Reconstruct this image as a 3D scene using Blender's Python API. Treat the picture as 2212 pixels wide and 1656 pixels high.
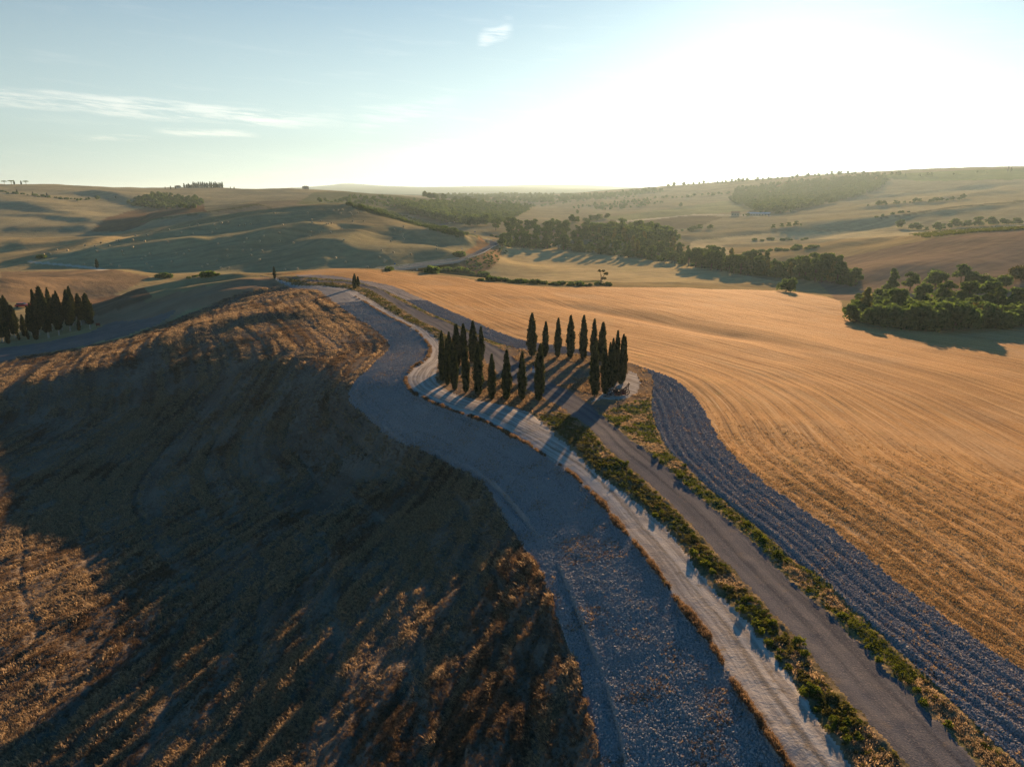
import bpy, bmesh, math, random
import numpy as np
from mathutils import Vector, Matrix

# ------------------------------------------------------------------ scene, camera, sky, sun
for o in list(bpy.data.objects):
    bpy.data.objects.remove(o, do_unlink=True)
SC = bpy.context.scene
COL = SC.collection
R = math.radians
FPX, CX, CY = 1533.0, 1106.0, 828.0          # focal length and centre for a picture 2212 wide
PITCH = R(15.18)
CAM_H = 30.0
cam_d = bpy.data.cameras.new('camera')
cam_d.sensor_fit = 'HORIZONTAL'
cam_d.sensor_width = 36.0
cam_d.lens = 36.0 * FPX / 2212.0
cam_d.clip_start = 0.5
cam_d.clip_end = 90000
cam = bpy.data.objects.new('camera', cam_d)
COL.objects.link(cam)
cam.location = (0, 0, CAM_H)
cam.rotation_euler = (R(90) - PITCH, 0, 0)
SC.camera = cam

SUN_EL, SUN_AZ = R(10.8), R(19.5)            # azimuth measured from +Y towards +X
sdir = Vector((math.sin(SUN_AZ) * math.cos(SUN_EL), math.cos(SUN_AZ) * math.cos(SUN_EL), math.sin(SUN_EL)))
sun_l = bpy.data.lights.new('sun', 'SUN')
sun_l.energy = 5.0
sun_l.angle = R(0.6)
sun_l.color = (1.0, 0.64, 0.35)
sun_o = bpy.data.objects.new('sun', sun_l)
COL.objects.link(sun_o)
sun_o.location = (60, 200, 120)
sun_o.rotation_euler = sdir.to_track_quat('Z', 'Y').to_euler()

SC.view_settings.view_transform = 'Standard'
SC.view_settings.look = 'None'
SC.view_settings.gamma = 1
SC.view_settings.use_curve_mapping = False
SC.view_settings.exposure = 1.3
SC.cycles.use_denoising = True
SC.cycles.denoiser = 'OPENIMAGEDENOISE'
SC.cycles.denoising_prefilter = 'NONE'
SC.cycles.max_bounces = 5
SC.cycles.diffuse_bounces = 1
SC.cycles.glossy_bounces = 2
SC.cycles.transmission_bounces = 3
SC.cycles.volume_bounces = 0
SC.cycles.transparent_max_bounces = 8
SC.cycles.sample_clamp_indirect = 4


class NT:
    """small helper to write node trees"""
    def __init__(s, tree):
        s.t = tree; s.n = tree.nodes; s.l = tree.links
    def new(s, typ, **kw):
        n = s.n.new(typ)
        for k, v in kw.items():
            if k.startswith('in_'):
                key = k[3:]
                n.inputs[int(key) if key.isdigit() else key].default_value = v
            else:
                setattr(n, k, v)
        return n
    def put(s, a, sock):
        if isinstance(a, (int, float, tuple, list)):
            sock.default_value = a
        else:
            s.l.new(a, sock)
    def m(s, op, a, b=0.0, c=None, clamp=False):
        n = s.n.new('ShaderNodeMath'); n.operation = op; n.use_clamp = clamp
        s.put(a, n.inputs[0]); s.put(b, n.inputs[1])
        if c is not None: s.put(c, n.inputs[2])
        return n.outputs[0]
    def sstep(s, x, lo, hi):
        n = s.n.new('ShaderNodeMapRange'); n.interpolation_type = 'SMOOTHSTEP'
        s.put(x, n.inputs[0]); s.put(lo, n.inputs[1]); s.put(hi, n.inputs[2])
        n.inputs[3].default_value = 0.0; n.inputs[4].default_value = 1.0
        return n.outputs[0]
    def mix(s, f, a, b, mode='MIX'):
        n = s.n.new('ShaderNodeMix'); n.data_type = 'RGBA'; n.blend_type = mode
        s.put(f, n.inputs[0])
        for v, k in ((a, 6), (b, 7)):
            if isinstance(v, (tuple, list)) and len(v) == 3: v = (*v, 1)
            s.put(v, n.inputs[k])
        return n.outputs[2]
    def xyz(s, a, b, c=0.0):
        n = s.n.new('ShaderNodeCombineXYZ')
        s.put(a, n.inputs[0]); s.put(b, n.inputs[1]); s.put(c, n.inputs[2])
        return n.outputs[0]
    def noise(s, vec, scale, detail=3.0, rough=0.55, out=0):
        n = s.n.new('ShaderNodeTexNoise')
        n.inputs['Scale'].default_value = scale; n.inputs['Detail'].default_value = detail
        n.inputs['Roughness'].default_value = rough
        if vec is not None: s.l.new(vec, n.inputs['Vector'])
        return n.outputs[out]


world = bpy.data.worlds.new('World')
SC.world = world
world.use_nodes = True
W = NT(world.node_tree)
W.n.clear()
sky = W.new('ShaderNodeTexSky', sky_type='NISHITA', sun_disc=False)
sky.sun_elevation = SUN_EL
sky.sun_rotation = SUN_AZ
sky.altitude = 400
world.cycles.sampling_method = 'MANUAL'
world.cycles.sample_map_resolution = 512
sky.air_density = 0.9
sky.dust_density = 0.22
sky.ozone_density = 3.0
tc = W.new('ShaderNodeTexCoord')
sep = W.new('ShaderNodeSeparateXYZ')
W.l.new(tc.outputs['Generated'], sep.inputs[0])
az_ = W.m('ARCTAN2', sep.outputs[0], sep.outputs[1])
el_ = W.m('ARCSINE', sep.outputs[2])


def pix_dir(u, v):
    x = (u - CX) / FPX; yd = -(v - CY) / FPX
    c, s_ = math.cos(PITCH), math.sin(PITCH)
    d = Vector((x, c + yd * s_, -s_ + yd * c)).normalized()
    return d


def pix_ae(u, v):
    d = pix_dir(u, v)
    return math.atan2(d.x, d.y), math.asin(d.z)


cvec = W.xyz(W.m('MULTIPLY', az_, 5.0), W.m('ADD', W.m('MULTIPLY', el_, 48.0), W.m('MULTIPLY', az_, 3.0)), 0.0)
cn1 = W.noise(cvec, 1.6, 3.0, 0.62)
cn2 = W.noise(W.xyz(W.m('MULTIPLY', az_, 16.0), W.m('ADD', W.m('MULTIPLY', el_, 170.0), W.m('MULTIPLY', az_, 14.0)), 3.7), 1.0, 5.0, 0.68)
# wispy streaks: (u0, v0) to (u1, v1) centre line, half thickness in pixels, strength
STREAKS = [((-350, 178), (760, 262), 17, 1.0), ((100, 214), (700, 272), 11, 1.0),
           ((330, 282), (560, 292), 8, .85), ((125, 296), (330, 299), 6, .7),
           ((820, 345), (1500, 300), 28, .45), ((740, 268), (1000, 225), 24, .35),
           ((1030, 90), (1110, 55), 17, 1.0), ((-900, 140), (-420, 240), 26, .9)]
tot = None
for (p0, p1, th, stg) in STREAKS:
    a0, e0 = pix_ae(*p0); a1, e1 = pix_ae(*p1)
    t = W.m('DIVIDE', W.m('SUBTRACT', az_, a0), a1 - a0)
    ec = W.m('ADD', W.m('MULTIPLY', t, e1 - e0), e0)
    dv = W.m('ABSOLUTE', W.m('SUBTRACT', el_, ec))
    dv = W.m('ADD', dv, W.m('MULTIPLY', W.m('SUBTRACT', cn1, 0.5), 2.6 * th / FPX))
    across = W.m('SUBTRACT', 1.0, W.sstep(dv, 0.15 * th / FPX, 1.25 * th / FPX))
    along = W.m('MULTIPLY', W.sstep(t, -0.05, 0.25), W.m('SUBTRACT', 1.0, W.sstep(t, 0.72, 1.06)))
    k = W.m('MULTIPLY', W.m('MULTIPLY', across, along), stg)
    tot = k if tot is None else W.m('MAXIMUM', tot, k)
cmask = W.m('MULTIPLY', tot, W.sstep(cn2, 0.36, 0.62), clamp=True)
faint = W.m('MULTIPLY', W.sstep(cn1, 0.52, 0.8), 0.18)
cmask = W.m('MAXIMUM', cmask, faint)
hs = W.new('ShaderNodeHueSaturation'); W.l.new(W.m('ADD', W.m('ADD', .22, W.m('MULTIPLY', W.sstep(el_, .0, .28), .38)), W.m('MULTIPLY', W.sstep(el_, .16, .55), 1.0)), hs.inputs['Saturation']); W.l.new(sky.outputs[0], hs.inputs['Color'])
tinted = W.mix(1.0, hs.outputs[0], (0.92, 1.045, 0.97), 'MULTIPLY')
skyl = W.mix(1.0, tinted, (1.0, 1.0, 1.0), 'MULTIPLY')
cloud = W.mix(1.0, tinted, (1.55, 1.30, 1.22), 'MULTIPLY')
cloud = W.mix(1.0, cloud, (0.9, 0.75, 0.6), 'ADD')
bgc = W.mix(W.m('MULTIPLY', cmask, 0.75), skyl, cloud)
bg = W.new('ShaderNodeBackground')
bg.inputs['Strength'].default_value = 0.052
W.l.new(bgc, bg.inputs['Color'])
wo = W.new('ShaderNodeOutputWorld')
W.l.new(bg.outputs[0], wo.inputs['Surface'])

# ------------------------------------------------------------------ noise helpers (numpy)
def _h(ix, iy, seed):
    n = (ix.astype(np.int64) * 374761393 + iy.astype(np.int64) * 668265263 + seed * 974634777) & 0x7fffffff
    n = ((n ^ (n >> 13)) * 1274126177) & 0x7fffffff
    return ((n ^ (n >> 16)) & 0xffff) / 65535.0
def vnoise(x, y, seed=0):
    ix = np.floor(x); iy = np.floor(y)
    fx = x - ix; fy = y - iy
    fx = fx * fx * fx * (fx * (fx * 6 - 15) + 10); fy = fy * fy * fy * (fy * (fy * 6 - 15) + 10)
    a = _h(ix, iy, seed); b = _h(ix + 1, iy, seed); c = _h(ix, iy + 1, seed); d = _h(ix + 1, iy + 1, seed)
    return (a + (b - a) * fx) * (1 - fy) + (c + (d - c) * fx) * fy - 0.5
def fbm(x, y, seed=0, octv=4, gain=0.5):
    s = 0; a = 1.0
    for i in range(octv):
        s = s + a * vnoise(x, y, seed + i * 17); x = x * 2.03 + 5.1; y = y * 2.03 - 3.7; a *= gain
    return s
def smooth(x, a, b):
    t = np.clip((x - a) / (b - a), 0, 1)
    return t * t * (3 - 2 * t)

# ------------------------------------------------------------------ terrain: survey points (picture point, then height or distance)
COSP, SINP = math.cos(PITCH), math.sin(PITCH)
def CV(v):
    return SINP + (v - CY) / FPX * COSP
def pt(u, v, z=None, d=None):
    c = CV(v)
    if d is None: d = (CAM_H - z) / c
    x = (u - CX) / FPX * d
    yd = -(v - CY) / FPX * d
    return (x, d * COSP + yd * SINP, CAM_H - d * SINP + yd * COSP)

P = []
def Z(*rows):
    for (u, v, z) in rows: P.append(pt(u, v, z=z))
def D(*rows):
    for (u, v, d) in rows: P.append(pt(u, v, d=d))
def Wd(*rows):
    for r in rows: P.append(r)
# ridge with the track and the gravel road
Z((2060, 1656, .0), (1800, 1656, 0), (1700, 1400, 0), (1880, 1400, 0), (1520, 1200, 0), (1640, 1200, 0), (1290, 1030, 0), (1420, 1030, 0),
  (1300, 920, 0), (1160, 880, 0), (1030, 860, 0), (940, 830, 0), (1350, 830, 0), (1250, 770, .0), (1130, 770, 0), (1010, 750, 0), (910, 700, .2),
  (840, 655, .3), (768, 622, .3), (690, 613, 0), (600, 602, -.5), (520, 599, -1.4), (400, 612, -3.6), (250, 645, -8.8), (880, 800, 0), (1067, 919, 0), (1000, 890, 0), (1140, 950, 0), (915, 860, -.1), (1210, 990, 0))
# stubble field on the right
Z((2212, 1500, -.4), (2212, 1200, -1.6), (1900, 1100, -.8), (1600, 960, -.6), (2212, 960, -4.4), (1850, 880, -2.6), (1500, 830, -.6), (1600, 780, -1.8),
  (2000, 780, -6.6), (1800, 720, -6.5), (1400, 700, -2.2), (1200, 680, -1.2), (1050, 640, -.9), (1600, 680, -5.5), (950, 615, -.5), (860, 597, .3), (800, 581, 1.0), (720, 580, .7),
  (1000, 599, -1.6), (1100, 608, -3.6), (1300, 615, -6.3), (1500, 620, -9.5), (1700, 628, -12.5), (1850, 645, -13.5), (1880, 700, -9.8), (2050, 712, -9.2), (2212, 712, -9.0))
# left slope below the track
Z((1290, 1656, -3.0), (900, 1656, -5.9), (600, 1656, -8.2), (300, 1656, -10.2), (0, 1656, -10.6),
  (1194, 1300, -2.5), (1100, 1400, -4.0), (1120, 1656, -4.5), (900, 1300, -5.7), (600, 1300, -8.2), (300, 1300, -10.8), (0, 1300, -11.6),
  (1040, 1050, -3.0), (1100, 1150, -3.2), (900, 1150, -5.7), (600, 1150, -8.8), (300, 1150, -12.6), (0, 1140, -13.2),
  (1000, 990, -2.9), (900, 1000, -5.1), (750, 1000, -7.9), (600, 1000, -9.6), (300, 1000, -13.6), (0, 1000, -15.0), (-300, 1100, -14),
  (830, 890, -2.7), (700, 900, -5.2), (600, 860, -5.6), (450, 860, -8.8), (300, 860, -10.9), (120, 900, -13.5),
  (750, 858, -2.5), (800, 760, -1.3), (720, 700, -.9), (700, 790, -1.9), (600, 765, -2.2), (660, 672, -.8), (500, 697, -3.7), (420, 722, -5.4), (330, 762, -7.4), (150, 822, -10.3), (0, 878, -12.6), (-200, 950, -14.5))
# hollow with the cypress clump, ribs behind it
Z((200, 742, -13.2), (350, 692, -9.3), (100, 725, -14.4), (0, 757, -15), (-250, 830, -18), (40, 772, -14.4), (271, 729, -10.3), (406, 663, -6.0), (594, 625, -2.0),
  (203, 683, -10.2), (379, 643, -5.0), (594, 612, -.9), (45, 690, -15.4), (150, 668, -12.8), (-200, 720, -18))
D((100, 598, 330), (0, 603, 318), (250, 583, 372), (-200, 610, 330))
Z((0, 640, -17), (150, 640, -16), (330, 608, -14.5), (200, 577, -14), (0, 572, -14), (450, 592, -14.5), (330, 590, -15))
# valley floor
Z((700, 590, -15), (870, 592, -16.5), (1000, 605, -20), (1100, 602, -20), (1300, 600, -20), (1500, 606, -20), (1650, 612, -20), (1800, 628, -18),
  (1150, 570, -20), (1300, 548, -19.5), (1500, 580, -20.5), (1200, 540, -18), (1100, 535, -15.5), (1150, 528, -16), (1700, 590, -20), (1080, 560, -18))
D((999, 560, 465), (1030, 551, 492), (1067, 534, 552), (1053, 519, 618), (1000, 502, 720), (960, 488, 840), (1049, 467, 1200), (1040, 517, 560), (1020, 512, 600))
# hay hill
Z((600, 586, -15), (450, 583, -15), (300, 583, -14.5), (780, 582, -15), (860, 578, -15.5))
D((100, 555, 450), (200, 530, 508), (400, 489, 570), (600, 458, 614), (730, 443, 630), (800, 455, 628), (900, 482, 596), (1000, 506, 572), (960, 540, 496), (900, 560, 464),
  (500, 545, 456), (700, 540, 462), (700, 490, 536), (850, 510, 532), (850, 545, 468), (350, 540, 464), (550, 500, 520))
Wd((-300, 600, -7), (-150, 690, -5), (0, 860, -8), (120, 860, -12), (-420, 600, -12))
# brown hill with the vineyard on the right
D((2100, 590, 345), (2212, 600, 320), (1950, 570, 380), (2212, 494, 470), (2050, 515, 470), (1900, 545, 470), (1780, 565, 480), (2400, 480, 470), (2400, 600, 320))
Wd((330, 620, -9), (480, 620, -2))
# rising country on the right
D((1600, 545, 600), (1600, 528, 680), (1800, 505, 760), (2000, 485, 800), (2212, 470, 800), (2000, 462, 900), (2200, 440, 980), (1700, 478, 950), (1550, 490, 900), (1400, 488, 980), (1330, 505, 850),
  (1900, 440, 1250), (1640, 462, 1150), (2200, 412, 1400), (2000, 395, 1800), (2212, 385, 1750), (2000, 378, 2050), (2212, 367, 2050), (1800, 400, 2000), (1800, 376, 2700), (1700, 384, 2600),
  (1600, 391, 2700), (1500, 398, 2800), (1400, 405, 3100), (1330, 411, 3400), (1250, 455, 1500), (1300, 435, 1900), (1450, 440, 1700), (1500, 455, 1350), (1600, 430, 1800), (1150, 470, 1150), (1100, 445, 1900), (1200, 430, 2500), (2400, 360, 2100), (2400, 420, 1100))
# left back hills
D((0, 545, 560), (120, 540, 560), (0, 480, 760), (150, 500, 700), (0, 425, 1000), (100, 440, 960), (200, 470, 850), (280, 500, 700), (60, 418, 1150), (0, 399, 1500), (150, 401, 1500), (280, 410, 1600),
  (250, 440, 1050), (320, 425, 1150), (420, 425, 1180), (350, 455, 960), (430, 405, 1900), (350, 411, 1750), (550, 411, 1900), (660, 408, 1650), (600, 425, 1250), (760, 416, 1600),
  (450, 458, 725), (560, 442, 765), (330, 480, 690), (640, 432, 870), (850, 422, 1350), (950, 445, 1250), (800, 432, 1150), (900, 455, 1050), (1000, 430, 2200), (-250, 400, 1400), (-250, 480, 800), (-250, 560, 520))
# distance
D((1000, 424, 3600), (1100, 425, 3600), (1250, 422, 4300), (800, 418, 3600), (700, 417, 4200), (950, 414, 6000))
D((690, 407, 10500), (730, 398, 10500), (830, 401, 10500), (900, 406, 11500), (1000, 405, 12500), (1100, 406, 13000), (1180, 407, 13000), (1250, 400, 11500), (1310, 406, 10500), (500, 412, 10500), (1500, 409, 11500), (300, 414, 10500), (1800, 409, 11000))
for a in (-180, -120, -75, -50, 50, 75, 120, 180):
    for r_, z_ in ((9000, 0), (2500, 10), (40000, 0)):
        Wd((r_ * math.sin(R(a)), r_ * math.cos(R(a)), z_))
for a in (-30, -15, 0, 15, 30): Wd((40000 * math.sin(R(a)), 40000 * math.cos(R(a)), 0))
for a in (-32, -20, -8): Wd((4500 * math.sin(R(a)), 4500 * math.cos(R(a)), 6))
for a in (18, 32): Wd((5000 * math.sin(R(a)), 5000 * math.cos(R(a)), 60))
Wd((26, 0, 0), (30, -40, 0), (60, 0, -2), (100, -30, -5), (120, 20, -6), (0, 0, -5.6), (-40, 0, -9.5), (-80, 30, -12), (0, -40, -6), (-80, -60, -12), (-160, 60, -14.5), (300, -100, -15), (-300, -100, -20), (0, -400, -10), (250, 130, -14), (-260, 160, -17),
   (400, -600, -10), (-600, -500, -10), (0, 12, -5.2), (-20, 20, -7.6), (10, 20, -3.6))

Pn = np.array(P, float)
def lp(x, y):
    r = np.sqrt(x * x + y * y) + 6.0
    return np.arctan2(x, y), np.log(r)
def tps(r2):
    return 0.5 * r2 * np.log(r2 + 1e-12)
_a, _l = lp(Pn[:, 0], Pn[:, 1])
_n = len(Pn)
_K = tps((_a[:, None] - _a[None]) ** 2 + (_l[:, None] - _l[None]) ** 2) + np.eye(_n) * 2e-4
_Q = np.stack([np.ones(_n), _a, _l], 1)
_A = np.zeros((_n + 3, _n + 3)); _A[:_n, :_n] = _K; _A[:_n, _n:] = _Q; _A[_n:, :_n] = _Q.T
_w = np.linalg.solve(_A, np.concatenate([Pn[:, 2], np.zeros(3)]))
def base_h(x, y):
    a, l = lp(x, y)
    a = a.ravel(); l = l.ravel()
    out = np.empty_like(a)
    for i in range(0, len(a), 20000):
        aa = a[i:i + 20000]; ll = l[i:i + 20000]
        k = tps((aa[:, None] - _a[None]) ** 2 + (ll[:, None] - _l[None]) ** 2)
        out[i:i + 20000] = k @ _w[:_n] + _w[_n] + _w[_n + 1] * aa + _w[_n + 2] * ll
    return out.reshape(x.shape)

# ------------------------------------------------------------------ terrain grid (polar, finer where it is near)
az_deg = np.concatenate([-np.array([180, 165, 150, 135, 120, 105, 90, 80, 72, 65, 59, 54, 50, 47, 45.0]),
                         np.arange(-43.5, 43.51, 0.122), np.array([45.0, 47, 50, 54, 59, 65, 72, 80, 90, 105, 120, 135, 150, 165, 180])])
AZ = np.radians(az_deg)
_rr = [3.0, 5, 7.5, 10.5, 14, 18, 22, 25.5, 28]
while _rr[-1] < 300: _rr.append(_rr[-1] * 1.0056)
while _rr[-1] < 1000: _rr.append(_rr[-1] * 1.0075)
while _rr[-1] < 3500: _rr.append(_rr[-1] * 1.011)
while _rr[-1] < 42000: _rr.append(_rr[-1] * 1.03)
RR = np.array(_rr)
LR = np.log(RR)
GX = RR[:, None] * np.sin(AZ)[None]
GY = RR[:, None] * np.cos(AZ)[None]
GZ = base_h(GX, GY)

def hgt(x, y):
    """terrain height at world points, from the grid"""
    x = np.asarray(x, float); y = np.asarray(y, float)
    a = np.arctan2(x, y); l = np.log(np.sqrt(x * x + y * y) + 1e-6)
    i = np.clip(np.searchsorted(LR, l) - 1, 0, len(LR) - 2)
    j = np.clip(np.searchsorted(AZ, a) - 1, 0, len(AZ) - 2)
    fi = np.clip((l - LR[i]) / (LR[i + 1] - LR[i]), 0, 1); fj = np.clip((a - AZ[j]) / (AZ[j + 1] - AZ[j]), 0, 1)
    return (GZ[i, j] * (1 - fi) + GZ[i + 1, j] * fi) * (1 - fj) + (GZ[i, j + 1] * (1 - fi) + GZ[i + 1, j + 1] * fi) * fj

_T = np.concatenate([np.geomspace(20, 1500, 900), np.geomspace(1510, 16000, 300)])
def proj(pts):
    """picture points (2212 wide) to ground points (x, y, z)"""
    out = []
    for (u, v) in pts:
        d = pix_dir(u, v)
        x = d.x * _T; y = d.y * _T; z = CAM_H + d.z * _T
        g = z - hgt(x, y)
        k = np.argmax(g < 0)
        if g[k] >= 0: k = len(_T) - 1
        k = max(k, 1)
        f = g[k - 1] / (g[k - 1] - g[k] + 1e-9)
        t = _T[k - 1] + (_T[k] - _T[k - 1]) * min(max(f, 0), 1)
        out.append((d.x * t, d.y * t, CAM_H + d.z * t))
    return np.array(out)
def to_pix(x, y, z):
    zc = y * COSP - (z - CAM_H) * SINP
    up = y * SINP + (z - CAM_H) * COSP
    zc = np.where(np.abs(zc) < 1e-3, 1e-3, zc)
    return CX + FPX * x / zc, CY - FPX * up / zc, zc

def seg_dist(x, y, poly, signed=False):
    """distance to a polyline, arc length along it, side (+ right of travel)"""
    best = np.full(x.shape, 1e18); s_out = np.zeros(x.shape); side = np.ones(x.shape)
    acc = 0.0
    for k in range(len(poly) - 1):
        ax, ay = poly[k][:2]; bx, by = poly[k + 1][:2]
        dx, dy = bx - ax, by - ay; L2 = dx * dx + dy * dy + 1e-12; L = math.sqrt(L2)
        t = np.clip(((x - ax) * dx + (y - ay) * dy) / L2, 0, 1)
        qx = x - (ax + t * dx); qy = y - (ay + t * dy)
        q = qx * qx + qy * qy
        m = q < best
        best = np.where(m, q, best); s_out = np.where(m, acc + t * L, s_out)
        side = np.where(m, np.sign(dy * qx - dx * qy), side)
        acc += L
    return np.sqrt(best), s_out, side
def inside(x, y, poly):
    c = np.zeros(x.shape, bool)
    n = len(poly); j = n - 1
    for i in range(n):
        xi, yi = poly[i][:2]; xj, yj = poly[j][:2]
        if yi != yj:
            c ^= ((yi > y) != (yj > y)) & (x < (xj - xi) * (y - yi) / (yj - yi) + xi)
        j = i
    return c
def resample(poly, n):
    poly = np.asarray(poly, float)
    s = np.concatenate([[0], np.cumsum(np.hypot(*(np.diff(poly[:, :2], axis=0).T)))])
    t = np.linspace(0, s[-1], n)
    return np.stack([np.interp(t, s, poly[:, k]) for k in range(poly.shape[1])], 1)
def chaikin(poly, it=2):
    p = np.asarray(poly, float)
    for _ in range(it):
        q = np.empty((2 * len(p) - 2, p.shape[1])); q[0::2] = .75 * p[:-1] + .25 * p[1:]; q[1::2] = .25 * p[:-1] + .75 * p[1:]
        p = np.vstack([p[:1], q, p[-1:]])
    return p

# lines read off the picture
TRACK_L = [(594, 604), (702, 621), (743, 627), (784, 651), (832, 680), (886, 706), (914, 728), (930, 750), (926, 770), (914, 784), (893, 792), (881, 808), (874, 822), (882, 838), (895, 852),
           (918, 863), (956, 879), (999, 894), (1032, 906), (1067, 921), (1097, 938), (1135, 957), (1162, 976), (1197, 997), (1230, 1019), (1259, 1046), (1297, 1084), (1321, 1116), (1350, 1151), (1377, 1181),
           (1405, 1216), (1432, 1254), (1462, 1298), (1516, 1361), (1560, 1434), (1600, 1499), (1640, 1561), (1698, 1653), (1790, 1800)]
TRACK_R = [(594, 601), (702, 618), (762, 624), (811, 654), (851, 678), (892, 700), (924, 716), (946, 732), (950, 752), (948, 775), (944, 800), (940, 822), (965, 845), (1004, 858), (1050, 868), (1110, 878), (1150, 893), (1180, 920), (1205, 946), (1238, 972),
           (1262, 998), (1296, 1027), (1337, 1054), (1372, 1083), (1399, 1107), (1440, 1141), (1484, 1198), (1522, 1250), (1561, 1291), (1609, 1339), (1652, 1390), (1689, 1437), (1722, 1485), (1755, 1532), (1780, 1569), (1806, 1609), (1835, 1656), (1920, 1800)]
ROAD_L = [(560, 597), (635, 602), (702, 609), (762, 613), (785, 620), (811, 630), (843, 651), (878, 673), (919, 697), (965, 722), (1010, 748), (1040, 768), (1062, 795), (1100, 822), (1160, 852), (1215, 880), (1250, 905), (1283, 930), (1304, 958), (1331, 983), (1364, 1010), (1394, 1035),
          (1421, 1062), (1448, 1083), (1472, 1108), (1503, 1141), (1550, 1196), (1601, 1247), (1652, 1302), (1707, 1361), (1751, 1412), (1791, 1459), (1831, 1507), (1872, 1550), (1915, 1598), (1963, 1653), (2060, 1770)]
ROAD_R = [(560, 595), (635, 600), (702, 606), (762, 609), (796, 617), (822, 624), (851, 643), (892, 665), (933, 684), (982, 704), (1030, 728), (1072, 748), (1104, 768), (1140, 798), (1190, 826), (1240, 850), (1272, 872), (1300, 899), (1331, 924), (1358, 945), (1394, 972), (1432, 1000), (1467, 1035), (1494, 1062), (1524, 1086), (1556, 1110), (1594, 1138), (1638, 1182),
          (1682, 1229), (1733, 1277), (1773, 1309), (1817, 1350), (1857, 1386), (1904, 1441), (1952, 1481), (2003, 1532), (2047, 1576), (2091, 1624), (2120, 1656), (2230, 1775)]
STRIPR_L = [(640, 597), (700, 600), (760, 607), (796, 615), (850, 634), (880, 650), (905, 664), (945, 683), (983, 699), (1026, 718), (1067, 737), (1108, 750), (1150, 760), (1230, 764), (1290, 770), (1360, 783), (1395, 797), (1412, 815), (1412, 840), (1408, 878), (1418, 918), (1432, 951), (1448, 978), (1480, 1000), (1502, 1027), (1529, 1051), (1561, 1075), (1594, 1102), (1632, 1132),
            (1664, 1159), (1696, 1193), (1733, 1218), (1788, 1255), (1824, 1298), (1879, 1346), (1934, 1397), (1988, 1448), (2043, 1499), (2098, 1554), (2153, 1605), (2200, 1645), (2330, 1770)]
STRIPR_R = [(640, 594), (710, 593), (780, 606), (838, 614), (878, 630), (920, 648), (967, 670), (1013, 689), (1054, 708), (1108, 729), (1140, 738), (1243, 752), (1351, 781), (1405, 799), (1450, 815), (1480, 836), (1506, 862), (1529, 899), (1540, 924), (1558, 956), (1585, 988), (1621, 1016), (1662, 1051), (1702, 1078), (1743, 1108), (1788, 1136), (1830, 1167), (1879, 1207), (1934, 1255),
            (1988, 1295), (2043, 1335), (2098, 1371), (2153, 1412), (2212, 1450), (2400, 1570)]
GRASS_E = [(687, 627), (703, 637), (730, 659), (757, 678), (784, 694), (811, 713), (830, 729), (843, 746), (838, 759), (819, 773), (795, 800), (773, 816), (760, 834), (752, 854), (756, 870), (773, 882), (790, 897), (808, 912), (825, 930), (852, 951), (879, 960), (918, 973), (970, 1000), (1021, 1026), (1059, 1056), (1082, 1102), (1105, 1140), (1135, 1186),
           (1165, 1224), (1188, 1273), (1200, 1323), (1219, 1368), (1242, 1426), (1257, 1483), (1276, 1540), (1291, 1597), (1297, 1656), (1310, 1800)]
FIELD_FAR = [(560, 592), (640, 588), (720, 580), (800, 582), (900, 590), (1000, 600), (1080, 612), (1134, 617), (1215, 621), (1324, 620), (1459, 621), (1567, 625), (1680, 628), (1728, 632), (1782, 640), (1816, 650), (1822, 676), (1840, 692), (1880, 705), (1945, 711), (2053, 714), (2107, 708), (2212, 712), (2700, 715)]
FURROW = [(752, 800), (768, 850), (800, 900), (860, 950), (950, 985), (1010, 1008), (1060, 1042), (1100, 1080), (1150, 1140), (1192, 1195), (1222, 1260), (1250, 1330), (1280, 1400), (1310, 1480), (1335, 1570), (1352, 1656)]
LEFT_STRIP = [(-300, 850), (0, 751), (108, 737), (190, 718), (217, 706), (244, 695), (325, 686), (379, 668), (380, 674), (338, 702), (271, 726), (190, 745), (108, 759), (40, 771), (-260, 860)]

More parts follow.
